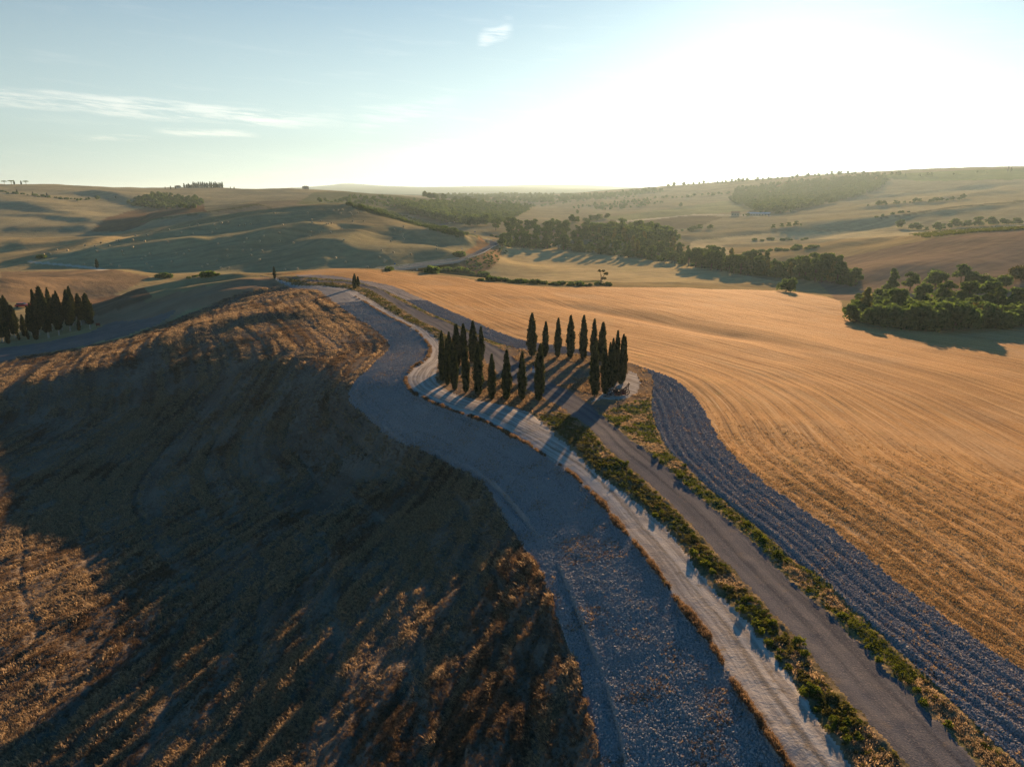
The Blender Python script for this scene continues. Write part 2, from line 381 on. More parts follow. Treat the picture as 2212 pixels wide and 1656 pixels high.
# ribs and crests that catch the low sun: (line in the picture, height, half width)
RIBS = [([(662, 674), (594, 679), (513, 693), (432, 721), (324, 766), (150, 826), (0, 880)], 1.3, 6),
        ([(594, 622), (500, 640), (406, 663), (338, 704), (271, 728), (150, 752), (54, 769)], 2.0, 5),
        ([(594, 610), (480, 624), (379, 641), (290, 662), (203, 681)], 2.2, 5),
        ([(560, 601), (450, 608), (340, 627), (230, 655)], 2.0, 5),
        ([(30, 606), (130, 596), (260, 582)], 1.2, 9),
        ([(110, 553), (200, 531), (300, 510), (400, 490), (500, 474), (600, 459), (730, 445)], 3.74, 11),
        ([(200, 551), (300, 530), (400, 512), (520, 487), (640, 465)], 4.42, 9),
        ([(160, 566), (290, 548), (400, 536), (470, 528)], 4.08, 9),
        ([(400, 570), (480, 548), (560, 527), (640, 508), (700, 494)], 4.08, 10),
        ([(560, 532), (650, 512), (740, 494)], 3.74, 8),
        ([(780, 505), (740, 530), (690, 545)], 5.44, 16),
        ([(1020, 520), (930, 518), (880, 520)], 4.42, 16), ([(800, 570), (900, 550), (990, 545)], 3.40, 14), ([(620, 570), (720, 566)], 1.20, 14),
        ([(0, 540), (120, 530), (250, 512)], 3, 16), ([(0, 500), (100, 497), (220, 497)], 3, 16), ([(0, 462), (120, 470), (230, 487)], 4, 20), ([(0, 438), (90, 448), (180, 470)], 4, 20),
        ([(600, 442), (500, 455), (400, 470), (300, 487)], 4, 20), ([(310, 480), (380, 470), (430, 455)], 5, 22), ([(150, 418), (260, 425), (300, 440)], 5, 26),
        ([(1180, 652), (1350, 680), (1500, 712), (1700, 748)], -.7, 7), ([(1300, 655), (1500, 690), (1800, 750), (2212, 850)], .5, 9),
        ([(1620, 575), (1750, 545), (1900, 520), (2050, 500)], 2.5, 16), ([(1700, 500), (1850, 480), (2000, 465), (2200, 440)], 4, 20), ([(1650, 520), (1800, 500), (1950, 478)], -3.5, 22), ([(1800, 460), (1950, 445), (2200, 412)], 5, 26),
        ([(1750, 440), (1950, 420), (2212, 395)], -6, 34), ([(1450, 520), (1560, 505), (1680, 500)], 4, 20), ([(1200, 490), (1350, 470), (1500, 455)], 6, 30),
        ([(880, 505), (960, 512), (1020, 520)], 1.5, 10)]

def apply_ribs():
    global GZ
    add = np.zeros_like(GZ)
    for line, h, w in RIBS:
        wp = chaikin(proj(line), 2)
        x0, x1 = wp[:, 0].min() - 4 * w, wp[:, 0].max() + 4 * w
        y0, y1 = wp[:, 1].min() - 4 * w, wp[:, 1].max() + 4 * w
        m = (GX > x0) & (GX < x1) & (GY > y0) & (GY < y1)
        if not m.any(): continue
        d, s, _ = seg_dist(GX[m], GY[m], wp)
        L = np.sum(np.hypot(*np.diff(wp[:, :2], axis=0).T))
        fade = smooth(s, 0, .2 * L) * (1 - smooth(s, .8 * L, L))
        cum = np.concatenate([[0], np.cumsum(np.hypot(*np.diff(wp[:, :2], axis=0).T))])
        beyond = np.hypot(GX[m], GY[m]) > np.interp(s, cum, np.hypot(wp[:, 0], wp[:, 1]))
        ww = np.where(beyond & (h > 0), 2.3 * w, .8 * w)     # a bench behind each crest, a steep face before it
        add[m] += h * np.exp(-(d / ww) ** 2) * (0.35 + 0.65 * fade)
    # rolling ground: broad in the far country, slight near
    r = np.sqrt(GX ** 2 + GY ** 2)
    far = smooth(r, 330, 650)
    add += far * (3.4 * fbm(GX / 95, GY / 130, 3, 3) + 1.5 * fbm((GX * .8 - GY * .6) / 36, (GX * .6 + GY * .8) / 110, 9, 3))
    add += smooth(r, 380, 560) * (1 - smooth(r, 2500, 4000)) * 1.0 * fbm(GX / 44, GY / 60, 63, 2)
    add += smooth(r, 2500, 7000) * (60 * fbm(GX / 1500, GY / 1500, 21, 4)) * (0.35)
    near = (1 - far)
    add += near * smooth(r, 20, 120) * 0.5 * fbm(GX / 21, GY / 27, 31, 3)
    GZ = GZ + add
apply_ribs()

wTL, wTR, wRL, wRR = [chaikin(proj(q), 1) for q in (TRACK_L, TRACK_R, ROAD_L, ROAD_R)]
wSL, wSR, wGE = [chaikin(proj(q), 1) for q in (STRIPR_L, STRIPR_R, GRASS_E)]
wFF = proj(FIELD_FAR)
wFU = chaikin(proj(FURROW), 1)
wLS = proj(LEFT_STRIP)
def ring_poly(a, b):
    return np.vstack([a, b[::-1]])
RING_C = np.array([proj([(1150, 806)])[0][0], proj([(1150, 806)])[0][1]])

# ------------------------------------------------------------------ which piece of ground is where
NR, NA = GX.shape
qx = (GX[:-1, :-1] + GX[1:, 1:]) / 2; qy = (GY[:-1, :-1] + GY[1:, 1:]) / 2
qr = np.sqrt(qx ** 2 + qy ** 2)
jit = 0.28
jx = qx + jit * fbm(qx * 1.1, qy * 1.1, 51, 3); jy = qy + jit * fbm(qx * 1.1, qy * 1.1, 77, 3)
NAMES = ['hills', 'grass_field', 'stubble_field', 'ploughed_strip', 'ploughed_strip', 'grass_verge', 'grass_verge', 'ring_ground', 'gravel_road', 'dirt_track', 'grass_verge', 'ploughed_patch', 'paved_road']
reg = np.zeros(qx.shape, np.int8)
nm = (qr < 420) & (np.abs(np.arctan2(qx, qy)) < R(60))
def paint(poly, rid, only=None):
    x0, x1, y0, y1 = poly[:, 0].min(), poly[:, 0].max(), poly[:, 1].min(), poly[:, 1].max()
    m = nm & (jx >= x0) & (jx <= x1) & (jy >= y0) & (jy <= y1)
    if only is not None: m &= only
    idx = np.nonzero(m)
    ins = inside(jx[idx], jy[idx], poly)
    reg[idx[0][ins], idx[1][ins]] = rid
# left dry grass: everything on the left of the ploughed strip out to the first ribs
gp = np.vstack([wGE, [[5, 10, 0], [-300, 10, 0], [-300, 200, 0]], proj([(-150, 800), (0, 775), (100, 762), (190, 748), (271, 730), (340, 705), (400, 680), (500, 640), (594, 618), (640, 618)])])
paint(gp, 1)
paint(np.vstack([wFF, [[420, 250, 0], [300, 40, 0], [120, 10, 0]], wSR[::-1]]), 2)
paint(ring_poly(wTL, wGE), 3)
paint(ring_poly(wSL, wSR), 4)
paint(ring_poly(wTR, wRL), 5)
paint(ring_poly(wRR, wSL), 6)
rg = np.hypot(qx - RING_C[0], (qy - RING_C[1]) * 0.92)
dT, sT, sideT = seg_dist(qx, qy, ring_poly(wTL, wTR[:3]) if False else wTL)
m = (rg < 20.5 + 1.2 * fbm(qx / 3, qy / 3, 5, 2)) & (reg != 3) & (reg != 4) & (reg != 2)
reg[m] = 7
paint(ring_poly(wRL, wRR), 8)
paint(ring_poly(wTL, wTR), 9)
# pale open ground in front of the right-hand cypresses
pp = proj([(1275, 868), (1300, 862), (1350, 862), (1378, 848), (1384, 825), (1374, 806), (1360, 800), (1352, 815), (1300, 850)])
paint(pp, 9)
# brown grass edging on the left of the track
dl, sl, _ = seg_dist(qx[nm], qy[nm], wTL)
wv = 0.16 + 0.34 * fbm(qx[nm] / 2.2, qy[nm] / 2.2, 91, 2)
msk = np.zeros(reg.shape, bool); msk[nm] = (dl < wv) & (qy[nm] < 205)
reg[msk] = 10
paint(wLS, 11)

# paved road in the valley (centre line in the picture; built on the ground past the bridge)
PROAD = [(999, 560), (1030, 551), (1052, 543), (1066, 536), (1070, 529), (1064, 523), (1052, 518)]
PROAD2 = [(990, 503), (968, 494), (955, 487), (962, 483), (975, 480), (1000, 476), (1030, 470), (1060, 464)]
for line in (PROAD, PROAD2):
    wp = chaikin(proj(line), 2)
    m = (qr > 400) & (qr < 1600) & (np.abs(qx) < 200)
    d, s, _ = seg_dist(qx[m], qy[m], wp)
    t = np.zeros(reg.shape, bool); t[m] = d < 3.6
    reg[t] = 12
wPR = chaikin(proj(PROAD), 2)

# fine relief that belongs to each surface
vreg = np.zeros(GX.shape, np.int8)
vreg[:-1, :-1] = reg
vreg[-1] = vreg[-2]; vreg[:, -1] = vreg[:, -2]
def vm(*ids):
    m = np.zeros(GX.shape, bool)
    for i in ids: m |= vreg == i
    return m
ROWU = np.zeros(GX.shape); ROWV = np.zeros(GX.shape)
for rid, guide in ((2, wSR), (1, wGE), (3, wGE), (4, wSR), (8, wRL), (9, wTL)):
    m = vm(rid)
    d, s, sd = seg_dist(GX[m], GY[m], guide)
    ROWU[m] = s; ROWV[m] = d
m = vm(0, 11, 12)
ROWU[m] = GX[m] * .83 + GY[m] * .55; ROWV[m] = -GX[m] * .55 + GY[m] * .83
fineA = np.zeros(GX.shape)
m = vm(3, 4); fineA[m] += 0.06 * fbm(GX[m] * 1.7, GY[m] * 1.7, 8, 3) + .10 * fbm(GX[m] * .5, GY[m] * .5, 88, 2)
d, s, sd = seg_dist(GX[m], GY[m], wFU)
fineA[m] += (0.6 + 1.2 * fbm(GX[m] / 3, GY[m] / 3, 44, 2)) * (0.20 * np.exp(-((d - .1) / .5) ** 2) * (sd < 0) - 0.22 * np.exp(-(d / .5) ** 2) * (sd > 0))
m = vm(4)
for off in (2.1, 3.6, 5.4, 6.6):
    dd = ROWV[m] - off
    fineA[m] += -.10 * np.exp(-(dd / .28) ** 2) + .07 * np.exp(-((np.abs(dd) - .5) / .25) ** 2)
m = vm(2); fineA[m] += .05 * fbm(ROWU[m] * .05, ROWV[m] * 1.2, 18, 3) + .06 * fbm(GX[m] / 6, GY[m] / 6, 12, 2) + .03 * np.sin(ROWV[m] * 2 * np.pi / 2.4 + 2 * fbm(ROWU[m] * .02, ROWV[m] * .05, 4, 2))
m = vm(1)
w_ = ROWV[m] + 1.5 * fbm(ROWU[m] * .03, ROWV[m] * .08, 41, 2)
al_ = GX[m] * math.sin(SUN_AZ) + GY[m] * math.cos(SUN_AZ); ac_ = GX[m] * math.cos(SUN_AZ) - GY[m] * math.sin(SUN_AZ)
fineA[m] += (.62 * fbm(ac_ / 1.25, al_ / 5.0, 19, 3) + .22 * fbm(ac_ / 4.0, al_ / 12.0, 119, 2)) * (1 - smooth(np.hypot(GX[m], GY[m]), 85, 125))
fineA[m] += .16 * fbm(GX[m] * .45, GY[m] * .45, 14, 3) - .12 * np.exp(-((np.mod(w_, 7.0) - 3.5) / .4) ** 2)
m = vm(5, 6, 10); fineA[m] += .22 * fbm(GX[m] * .9, GY[m] * .9, 24, 3)
m = vm(9)
d1, s1, _ = seg_dist(GX[m], GY[m], wTL)
d2, s2, _ = seg_dist(GX[m], GY[m], wTR)
f = d1 / (d1 + d2 + 1e-6)
wid = d1 + d2
nar = 1 - smooth(wid, 5, 8)
fineA[m] += 0 * nar * (-.05 * np.exp(-((f - .24) / .10) ** 2) - .05 * np.exp(-((f - .72) / .10) ** 2) + .03 * np.exp(-((f - .48) / .09) ** 2)) + .04 * fbm(GX[m] * 1.2, GY[m] * 1.2, 27, 3)
m = vm(8); fineA[m] += .04 * fbm(GX[m] * .8, GY[m] * .8, 29, 3) - .05
m = vm(10); fineA[m] += .18
GZ = GZ + fineA * (1 - smooth(np.sqrt(GX ** 2 + GY ** 2), 260, 420))
m = vm(11); GZ[m] += .2 * fbm(GX[m] * .6, GY[m] * .6, 38, 3)
# the paved road is level across
m = (np.sqrt(GX ** 2 + GY ** 2) > 400) & (np.sqrt(GX ** 2 + GY ** 2) < 800) & (np.abs(GX) < 150)
d, s, _ = seg_dist(GX[m], GY[m], wPR)
zroad = np.interp(s, np.concatenate([[0], np.cumsum(np.hypot(*np.diff(wPR[:, :2], axis=0).T))]), np.linspace(wPR[0, 2], wPR[-1, 2], len(wPR)))
k = 1 - smooth(d, 4.2, 11)
GZ[m] = GZ[m] * (1 - k) + zroad * k

# ------------------------------------------------------------------ ground colours (what grows or lies there, then a lift against shade)
GU, GVV, GD = to_pix(GX, GY, GZ)
ALB = np.zeros(GX.shape + (3,)); ALB[:] = (.33, .255, .135)
def tone(rgb, poly=None, dmin=0, dmax=1e9, soft=0.0):
    m = (GD > dmin) & (GD < dmax) & vm(0, 12)
    if poly is not None:
        idx = np.nonzero(m)
        wob = 5 * fbm(GX[idx] / 30, GY[idx] / 30, 61, 3)
        ins = inside(GU[idx] + wob, GVV[idx] + wob * .3, np.array(poly, float))
        ALB[idx[0][ins], idx[1][ins]] = rgb
    else:
        ALB[m] = rgb
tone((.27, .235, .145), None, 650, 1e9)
tone((.32, .275, .155), [(60, 562), (180, 533), (400, 488), (620, 452), (735, 436), (860, 462), (960, 495), (1060, 515), (1060, 545), (1000, 560), (860, 582), (830, 590), (560, 592), (300, 588), (160, 572)], 395, 668)
tone((.33, .27, .15), [(640, 470), (735, 443), (860, 468), (1050, 515), (1000, 530), (860, 505), (740, 500)], 480, 668)
tone((.10, .11, .045), [(735, 436), (790, 438), (880, 462), (960, 486), (1040, 512), (1020, 520), (940, 500), (850, 474), (770, 452)], 560, 760)
tone((.52, .40, .21), [(1000, 610), (1060, 560), (1085, 530), (1180, 524), (1320, 540), (1420, 552), (1560, 585), (1800, 632), (1700, 640), (1300, 625)], 395, 640)
tone((.30, .19, .10), [(985, 575), (1010, 556), (1050, 545), (1075, 530), (1090, 545), (1060, 580), (1010, 600)], 430, 600)
tone((.36, .21, .10), [(1035, 510), (1062, 530), (1050, 545), (1020, 548), (1000, 545), (1030, 530)], 470, 620)
tone((.12, .12, .05), [(840, 585), (990, 568), (1000, 585), (1080, 602), (1150, 608), (1300, 606), (1320, 620), (1000, 612)], 390, 470)
tone((.27, .195, .135), [(1745, 590), (1800, 560), (1960, 525), (2130, 500), (2400, 490), (2400, 720), (1850, 720), (1800, 640)], 280, 480)
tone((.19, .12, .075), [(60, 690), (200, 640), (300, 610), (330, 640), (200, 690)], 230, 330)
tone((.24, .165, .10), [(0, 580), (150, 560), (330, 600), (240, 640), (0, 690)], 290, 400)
tone((.46, .38, .22), [(1600, 560), (1560, 530), (1700, 520), (2212, 500), (2212, 460), (1700, 500), (1500, 520), (1480, 540)], 500, 900)
tone((.33, .28, .165), [(1700, 500), (1700, 470), (2212, 380), (2300, 380), (2300, 480), (2000, 500)], 700, 2200)
tone((.17, .14, .085), [(1260, 500), (1330, 470), (1500, 462), (1560, 470), (1500, 492), (1350, 505)], 700, 1400)
tone((.24, .25, .10), [(1250, 520), (1290, 495), (1360, 500), (1300, 520)], 700, 1200)
tone((.17, .20, .07), [(1850, 380), (2212, 362), (2300, 362), (2300, 385), (2000, 392)], 1500, 2600)
tone((.24, .24, .13), [(1300, 470), (1600, 430), (1700, 450), (1500, 465), (1350, 480)], 1000, 2300)
tone((.175, .115, .07), [(190, 500), (230, 470), (330, 445), (440, 440), (450, 470), (330, 500), (280, 510)], 700, 1250)
tone((.20, .175, .125), [(250, 505), (330, 480), (560, 435), (700, 430), (700, 460), (400, 495), (300, 520)], 700, 1100)
tone((.155, .16, .085), [(640, 440), (680, 415), (850, 412), (1000, 445), (960, 470), (840, 460)], 800, 1700)
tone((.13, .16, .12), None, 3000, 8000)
tone((.30, .20, .13), [(150, 700), (300, 655), (400, 628), (520, 602), (600, 600), (650, 612), (594, 630), (406, 670), (340, 708), (240, 700)], 200, 330)
tone((.50, .44, .34), [(60, 563), (200, 576), (330, 599), (350, 606), (335, 605), (190, 580), (60, 567)], 380, 480)
tone((.46, .40, .30), [(1330, 478), (1500, 463), (1640, 464), (1640, 467), (1500, 466), (1330, 481)], 800, 1500)
tone((.12, .11, .06), [(1900, 470), (2050, 447), (2300, 425), (2300, 428), (2050, 450), (1900, 473)], 800, 1500)
tone((.12, .12, .06), [(600, 455), (560, 440), (300, 478), (300, 481), (560, 443)], 650, 1000)
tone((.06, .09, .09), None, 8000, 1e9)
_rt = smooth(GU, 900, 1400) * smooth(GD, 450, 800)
ALB *= ((1 + .12 * _rt) * (1 + .25 * (1 - smooth(GU, 150, 700))))[..., None] * np.array([1, 1.02, .98])  # albedo raised by picture side, making up for shade on the left hills

def mesh_from(name, V, F, mats=None, smooth_=False):
    me = bpy.data.meshes.new(name)
    V = np.asarray(V, np.float32); F = np.asarray(F, np.int32)
    me.vertices.add(len(V)); me.vertices.foreach_set('co', V.ravel())
    n = F.shape[1]
    me.loops.add(F.size); me.loops.foreach_set('vertex_index', F.ravel())
    me.polygons.add(len(F)); me.polygons.foreach_set('loop_start', np.arange(0, F.size, n, dtype=np.int32))
    me.polygons.foreach_set('loop_total', np.full(len(F), n, np.int32))
    if smooth_: me.polygons.foreach_set('use_smooth', np.ones(len(F), bool))
    me.update(calc_edges=True)
    return me

# ------------------------------------------------------------------ ground materials
def new_mat(name):
    m = bpy.data.materials.new(name); m.use_nodes = True
    nt = NT(m.node_tree); nt.n.clear()
    out = nt.new('ShaderNodeOutputMaterial')
    return m, nt, out
def finish(nt, out, col, rough=0.95, bump=None, dist=0.05, strength=1.0, spec=0.0):
    b = nt.new('ShaderNodeBsdfPrincipled')
    nt.put(col if not (isinstance(col, tuple) and len(col) == 3) else (*col, 1), b.inputs['Base Color'])
    nt.put(rough, b.inputs['Roughness'])
    b.inputs['Specular IOR Level'].default_value = spec
    if bump is not None:
        bp = nt.new('ShaderNodeBump'); bp.inputs['Distance'].default_value = dist; bp.inputs['Strength'].default_value = strength
        nt.put(bump, bp.inputs['Height']); nt.l.new(bp.outputs[0], b.inputs['Normal'])
    nt.l.new(b.outputs[0], out.inputs['Surface'])
    return b
def geo_pos(nt):
    return nt.new('ShaderNodeNewGeometry').outputs['Position']
def rows_uv(nt):
    u = nt.new('ShaderNodeUVMap'); u.uv_map = 'rows'
    s = nt.new('ShaderNodeSeparateXYZ'); nt.l.new(u.outputs[0], s.inputs[0])
    return s.outputs[0], s.outputs[1]

def mat_hills():
    m, nt, out = new_mat('hill_ground')
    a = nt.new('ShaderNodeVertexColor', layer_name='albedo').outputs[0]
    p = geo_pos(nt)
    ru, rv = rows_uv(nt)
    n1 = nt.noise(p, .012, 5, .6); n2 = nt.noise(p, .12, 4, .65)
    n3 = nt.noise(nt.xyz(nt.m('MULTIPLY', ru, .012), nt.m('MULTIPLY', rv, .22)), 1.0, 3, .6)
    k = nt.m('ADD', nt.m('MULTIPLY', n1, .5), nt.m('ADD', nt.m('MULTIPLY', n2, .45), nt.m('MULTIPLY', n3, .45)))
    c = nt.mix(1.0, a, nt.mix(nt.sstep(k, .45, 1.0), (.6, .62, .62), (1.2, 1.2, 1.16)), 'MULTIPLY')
    c = nt.mix(nt.m('MULTIPLY', nt.sstep(nt.noise(p, .03, 4, .6), .5, .75), .15), c, nt.mix(1.0, c, (.72, .95, .62), 'MULTIPLY'))
    finish(nt, out, c, .95, nt.m('ADD', n2, nt.m('MULTIPLY', n3, .6)), 1.0, .55)
    return m
def mat_stubble():
    m, nt, out = new_mat('stubble_straw')
    p = geo_pos(nt); ru, rv = rows_uv(nt)
    s1 = nt.noise(nt.xyz(nt.m('MULTIPLY', ru, .02), nt.m('MULTIPLY', rv, .55)), 1.0, 4, .65)
    s2 = nt.noise(nt.xyz(nt.m('MULTIPLY', ru, .06), nt.m('MULTIPLY', rv, 2.6)), 1.0, 3, .6)
    s0 = nt.noise(nt.xyz(nt.m('MULTIPLY', ru, .009), nt.m('MULTIPLY', rv, .16)), 1.0, 5, .7)
    n1 = nt.noise(p, .05, 4, .6); n2 = nt.noise(p, 2.6, 4, .7); n3 = nt.noise(p, .35, 4, .6)
    c = nt.mix(nt.sstep(s1, .32, .68), (.40, .215, .078), (.57, .33, .125))
    c = nt.mix(nt.m('MULTIPLY', nt.sstep(s2, .54, .72), .8), c, (.68, .48, .25))
    c = nt.mix(nt.m('MULTIPLY', nt.sstep(s2, .47, .3), .8), c, (.115, .08, .048))
    c = nt.mix(nt.m('MULTIPLY', nt.sstep(n1, .48, .7), .5), c, (.50, .34, .18))
    c = nt.mix(nt.m('MULTIPLY', nt.sstep(s0, .46, .33), .32), c, (.24, .135, .062))
    c = nt.mix(nt.m('MULTIPLY', nt.sstep(s0, .58, .70), .35), c, (.62, .44, .23))
    c = nt.mix(nt.m('MULTIPLY', nt.m('MULTIPLY', nt.sstep(n3, .58, .75), nt.sstep(rv, 45.0, 5.0)), .5), c, (.26, .22, .06))
    c = nt.mix(nt.m('MULTIPLY', nt.sstep(n2, .5, .72), .55), c, (.64, .45, .25))
    c = nt.mix(nt.m('MULTIPLY', nt.sstep(n2, .46, .3), .5), c, (.13, .09, .055))
    h = nt.m('ADD', nt.m('MULTIPLY', n2, .8), nt.m('ADD', s2, nt.m('MULTIPLY', s1, .8)))
    finish(nt, out, c, .9, h, .09, .7, spec=.006)
    return m
def mat_grass():
    m, nt, out = new_mat('dry_grass_ground')
    p = geo_pos(nt); ru, rv = rows_uv(nt)
    n1 = nt.noise(p, .09, 4, .6); n2 = nt.noise(p, 1.6, 4, .7); n3 = nt.noise(p, 6.0, 3, .6)
    s1 = nt.noise(nt.xyz(nt.m('MULTIPLY', ru, .06), nt.m('MULTIPLY', rv, .8)), 1.0, 3, .6)
    c = nt.mix(nt.sstep(n1, .35, .65), (.15, .12, .09), (.24, .19, .138))
    c = nt.mix(nt.m('MULTIPLY', nt.sstep(n2, .5, .75), .7), c, (.30, .24, .165))
    c = nt.mix(nt.m('MULTIPLY', nt.sstep(s1, .5, .3), .5), c, (.09, .073, .056))
    c = nt.mix(nt.m('MULTIPLY', nt.sstep(n3, .5, .3), .6), c, (.075, .062, .05))
    finish(nt, out, c, .95, nt.m('ADD', n2, nt.m('MULTIPLY', n3, .5)), .25, .8)
    return m
def mat_plough(name, dark):
    m, nt, out = new_mat(name)
    p = geo_pos(nt)
    n1 = nt.noise(p, .3, 4, .6); n2 = nt.noise(p, 4.5, 4, .7)
    v = nt.new('ShaderNodeTexVoronoi'); v.inputs['Scale'].default_value = 4.2; nt.l.new(p, v.inputs['Vector'])
    c = nt.mix(nt.sstep(n1, .35, .68), tuple(.82 * q for q in dark), dark)
    c = nt.mix(nt.m('MULTIPLY', nt.sstep(n2, .5, .75), .6), c, tuple(1.35 * q for q in dark))
    ru, rv = rows_uv(nt)
    ln = nt.noise(nt.xyz(nt.m('MULTIPLY', ru, .03), nt.m('MULTIPLY', rv, 1.1)), 1.0, 4, .65)
    c = nt.mix(nt.m('MULTIPLY', nt.sstep(ln, .48, .34), .55), c, tuple(.55 * q for q in dark))
    c = nt.mix(nt.m('MULTIPLY', nt.sstep(ln, .54, .68), .4), c, tuple(1.3 * q for q in dark))
    c = nt.mix(nt.m('MULTIPLY', nt.sstep(nt.noise(p, .8, 5, .7), .56, .72), .45), c, (.33, .26, .18))
    h = nt.m('ADD', nt.m('MULTIPLY', v.outputs['Distance'], -1.0), nt.m('MULTIPLY', n2, .7))
    finish(nt, out, c, .95, h, .12, .8)
    return m
def mat_track():
    m, nt, out = new_mat('pale_clay')
    p = geo_pos(nt); ru, rv = rows_uv(nt)
    n1 = nt.noise(p, .7, 4, .65); n2 = nt.noise(p, 5.0, 4, .7); n3 = nt.noise(p, .18, 3, .6)
    s1 = nt.noise(nt.xyz(nt.m('MULTIPLY', ru, .07), nt.m('MULTIPLY', rv, 1.9)), 1.0, 4, .65)
    c = nt.mix(nt.sstep(s1, .38, .62), (.30, .27, .23), (.53, .49, .42))
    lane = nt.m('ABSOLUTE', nt.m('SINE', nt.m('MULTIPLY', nt.m('ADD', rv, nt.m('MULTIPLY', n1, .5)), 1.5)))
    c = nt.mix(nt.m('MULTIPLY', nt.sstep(lane, .35, .05), .6), c, (.20, .165, .115))
    c = nt.mix(nt.m('MULTIPLY', nt.sstep(n1, .56, .74), .65), c, (.26, .19, .10))
    c = nt.mix(nt.m('MULTIPLY', nt.sstep(n2, .5, .7), .45), c, (.58, .54, .47))
    c = nt.mix(nt.m('MULTIPLY', nt.sstep(n3, .55, .75), .35), c, (.33, .25, .15))
    finish(nt, out, c, .95, nt.m('ADD', n2, n1), .07, .7)
    return m
def mat_road():
    m, nt, out = new_mat('worn_gravel')
    p = geo_pos(nt); ru, rv = rows_uv(nt)
    n1 = nt.noise(p, .5, 4, .65); n2 = nt.noise(p, 9.0, 3, .7)
    s1 = nt.noise(nt.xyz(nt.m('MULTIPLY', ru, .05), nt.m('MULTIPLY', rv, 1.4)), 1.0, 3, .6)
    c = nt.mix(nt.sstep(s1, .35, .65), (.088, .09, .096), (.15, .149, .152))
    lane = nt.m('ABSOLUTE', nt.m('SINE', nt.m('MULTIPLY', nt.m('ADD', rv, nt.m('MULTIPLY', n1, .8)), 1.75)))
    c = nt.mix(nt.m('MULTIPLY', nt.sstep(lane, .45, .95), .45), c, (.20, .19, .182))
    c = nt.mix(nt.m('MULTIPLY', nt.sstep(n2, .52, .72), .6), c, (.34, .29, .25))
    c = nt.mix(nt.m('MULTIPLY', nt.sstep(n2, .45, .3), .5), c, (.08, .07, .066))
    c = nt.mix(nt.m('MULTIPLY', nt.sstep(n1, .58, .75), .4), c, (.25, .19, .12))
    finish(nt, out, c, .9, n2, .05, .7)
    return m
def mat_verge(name, g, d):
    m, nt, out = new_mat(name)
    p = geo_pos(nt)
    n1 = nt.noise(p, .35, 4, .65); n2 = nt.noise(p, 3.0, 4, .7)
    c = nt.mix(nt.sstep(n1, .42, .6), d, g)
    c = nt.mix(nt.m('MULTIPLY', nt.sstep(n2, .5, .72), .6), c, (.40, .29, .14))
    c = nt.mix(nt.m('MULTIPLY', nt.sstep(n2, .48, .3), .6), c, (.07, .055, .03))
    finish(nt, out, c, .95, n2, .2, .8)
    return m
def mat_ring():
    m, nt, out = new_mat('gravel_and_dry_grass')
    p = geo_pos(nt)
    n1 = nt.noise(p, .22, 4, .65); n2 = nt.noise(p, 3.5, 4, .7)
    c = nt.mix(nt.sstep(n1, .40, .60), (.15, .12, .095), (.25, .17, .095))
    c = nt.mix(nt.m('MULTIPLY', nt.sstep(n2, .5, .72), .6), c, (.33, .25, .15))
    c = nt.mix(nt.m('MULTIPLY', nt.sstep(n2, .47, .3), .5), c, (.10, .075, .05))
    finish(nt, out, c, .95, n2, .1, .7)
    return m
def mat_paved():
    m, nt, out = new_mat('grey_asphalt')
    p = geo_pos(nt)
    c = nt.mix(nt.noise(p, .4, 3), (.13, .13, .13), (.20, .195, .19))
    finish(nt, out, c, .7)
    return m

M_HILLS = mat_hills()
GM = {0: M_HILLS, 1: mat_grass(), 2: mat_stubble(), 3: mat_plough('clay_clods', (.30, .295, .28)), 4: mat_plough('dark_clods', (.30, .28, .26)),
      5: mat_verge('green_verge', (.12, .11, .055), (.24, .185, .11)), 6: mat_verge('mixed_verge', (.17, .155, .065), (.27, .205, .115)), 7: mat_ring(), 8: mat_road(), 9: mat_track(),
      10: mat_verge('brown_edging', (.17, .12, .065), (.21, .14, .075)), 11: mat_plough('pale_clods', (.23, .20, .175)), 12: mat_paved()}
GLAB = {0: None}
ids = np.arange(NR * NA).reshape(NR, NA)
QF = np.stack([ids[:-1, :-1], ids[:-1, 1:], ids[1:, 1:], ids[1:, :-1]], -1).reshape(-1, 4)[:, ::-1]
VV = np.stack([GX, GY, GZ], -1).reshape(-1, 3)
regf = reg.ravel()
GROUND = {}
for rid in range(13):
    f = QF[regf == rid]
    if not len(f): continue
    used, inv = np.unique(f, return_inverse=True)
    inv = inv.reshape(f.shape)
    V = VV[used]
    if rid == 0:   # close the hole under the camera
        first = np.nonzero(used < NA)[0]
        V = np.vstack([V, [[0, 0, hgt(np.array([0.]), np.array([3.]))[0]]]])
    me = mesh_from(NAMES[rid], V, inv, smooth_=True)
    uv = me.uv_layers.new(name='rows')
    li = inv.ravel()
    u2 = np.stack([ROWU.ravel()[used][li], ROWV.ravel()[used][li]], 1).astype(np.float32)
    uv.data.foreach_set('uv', u2.ravel())
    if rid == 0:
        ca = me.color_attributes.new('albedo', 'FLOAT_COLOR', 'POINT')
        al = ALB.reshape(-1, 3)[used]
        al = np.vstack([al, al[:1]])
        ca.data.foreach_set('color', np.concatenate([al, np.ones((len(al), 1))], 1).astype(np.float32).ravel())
    me.materials.append(GM[rid])
    o = bpy.data.objects.new(NAMES[rid], me)
    o['kind'] = 'structure'
    COL.objects.link(o)
    GROUND[rid] = o

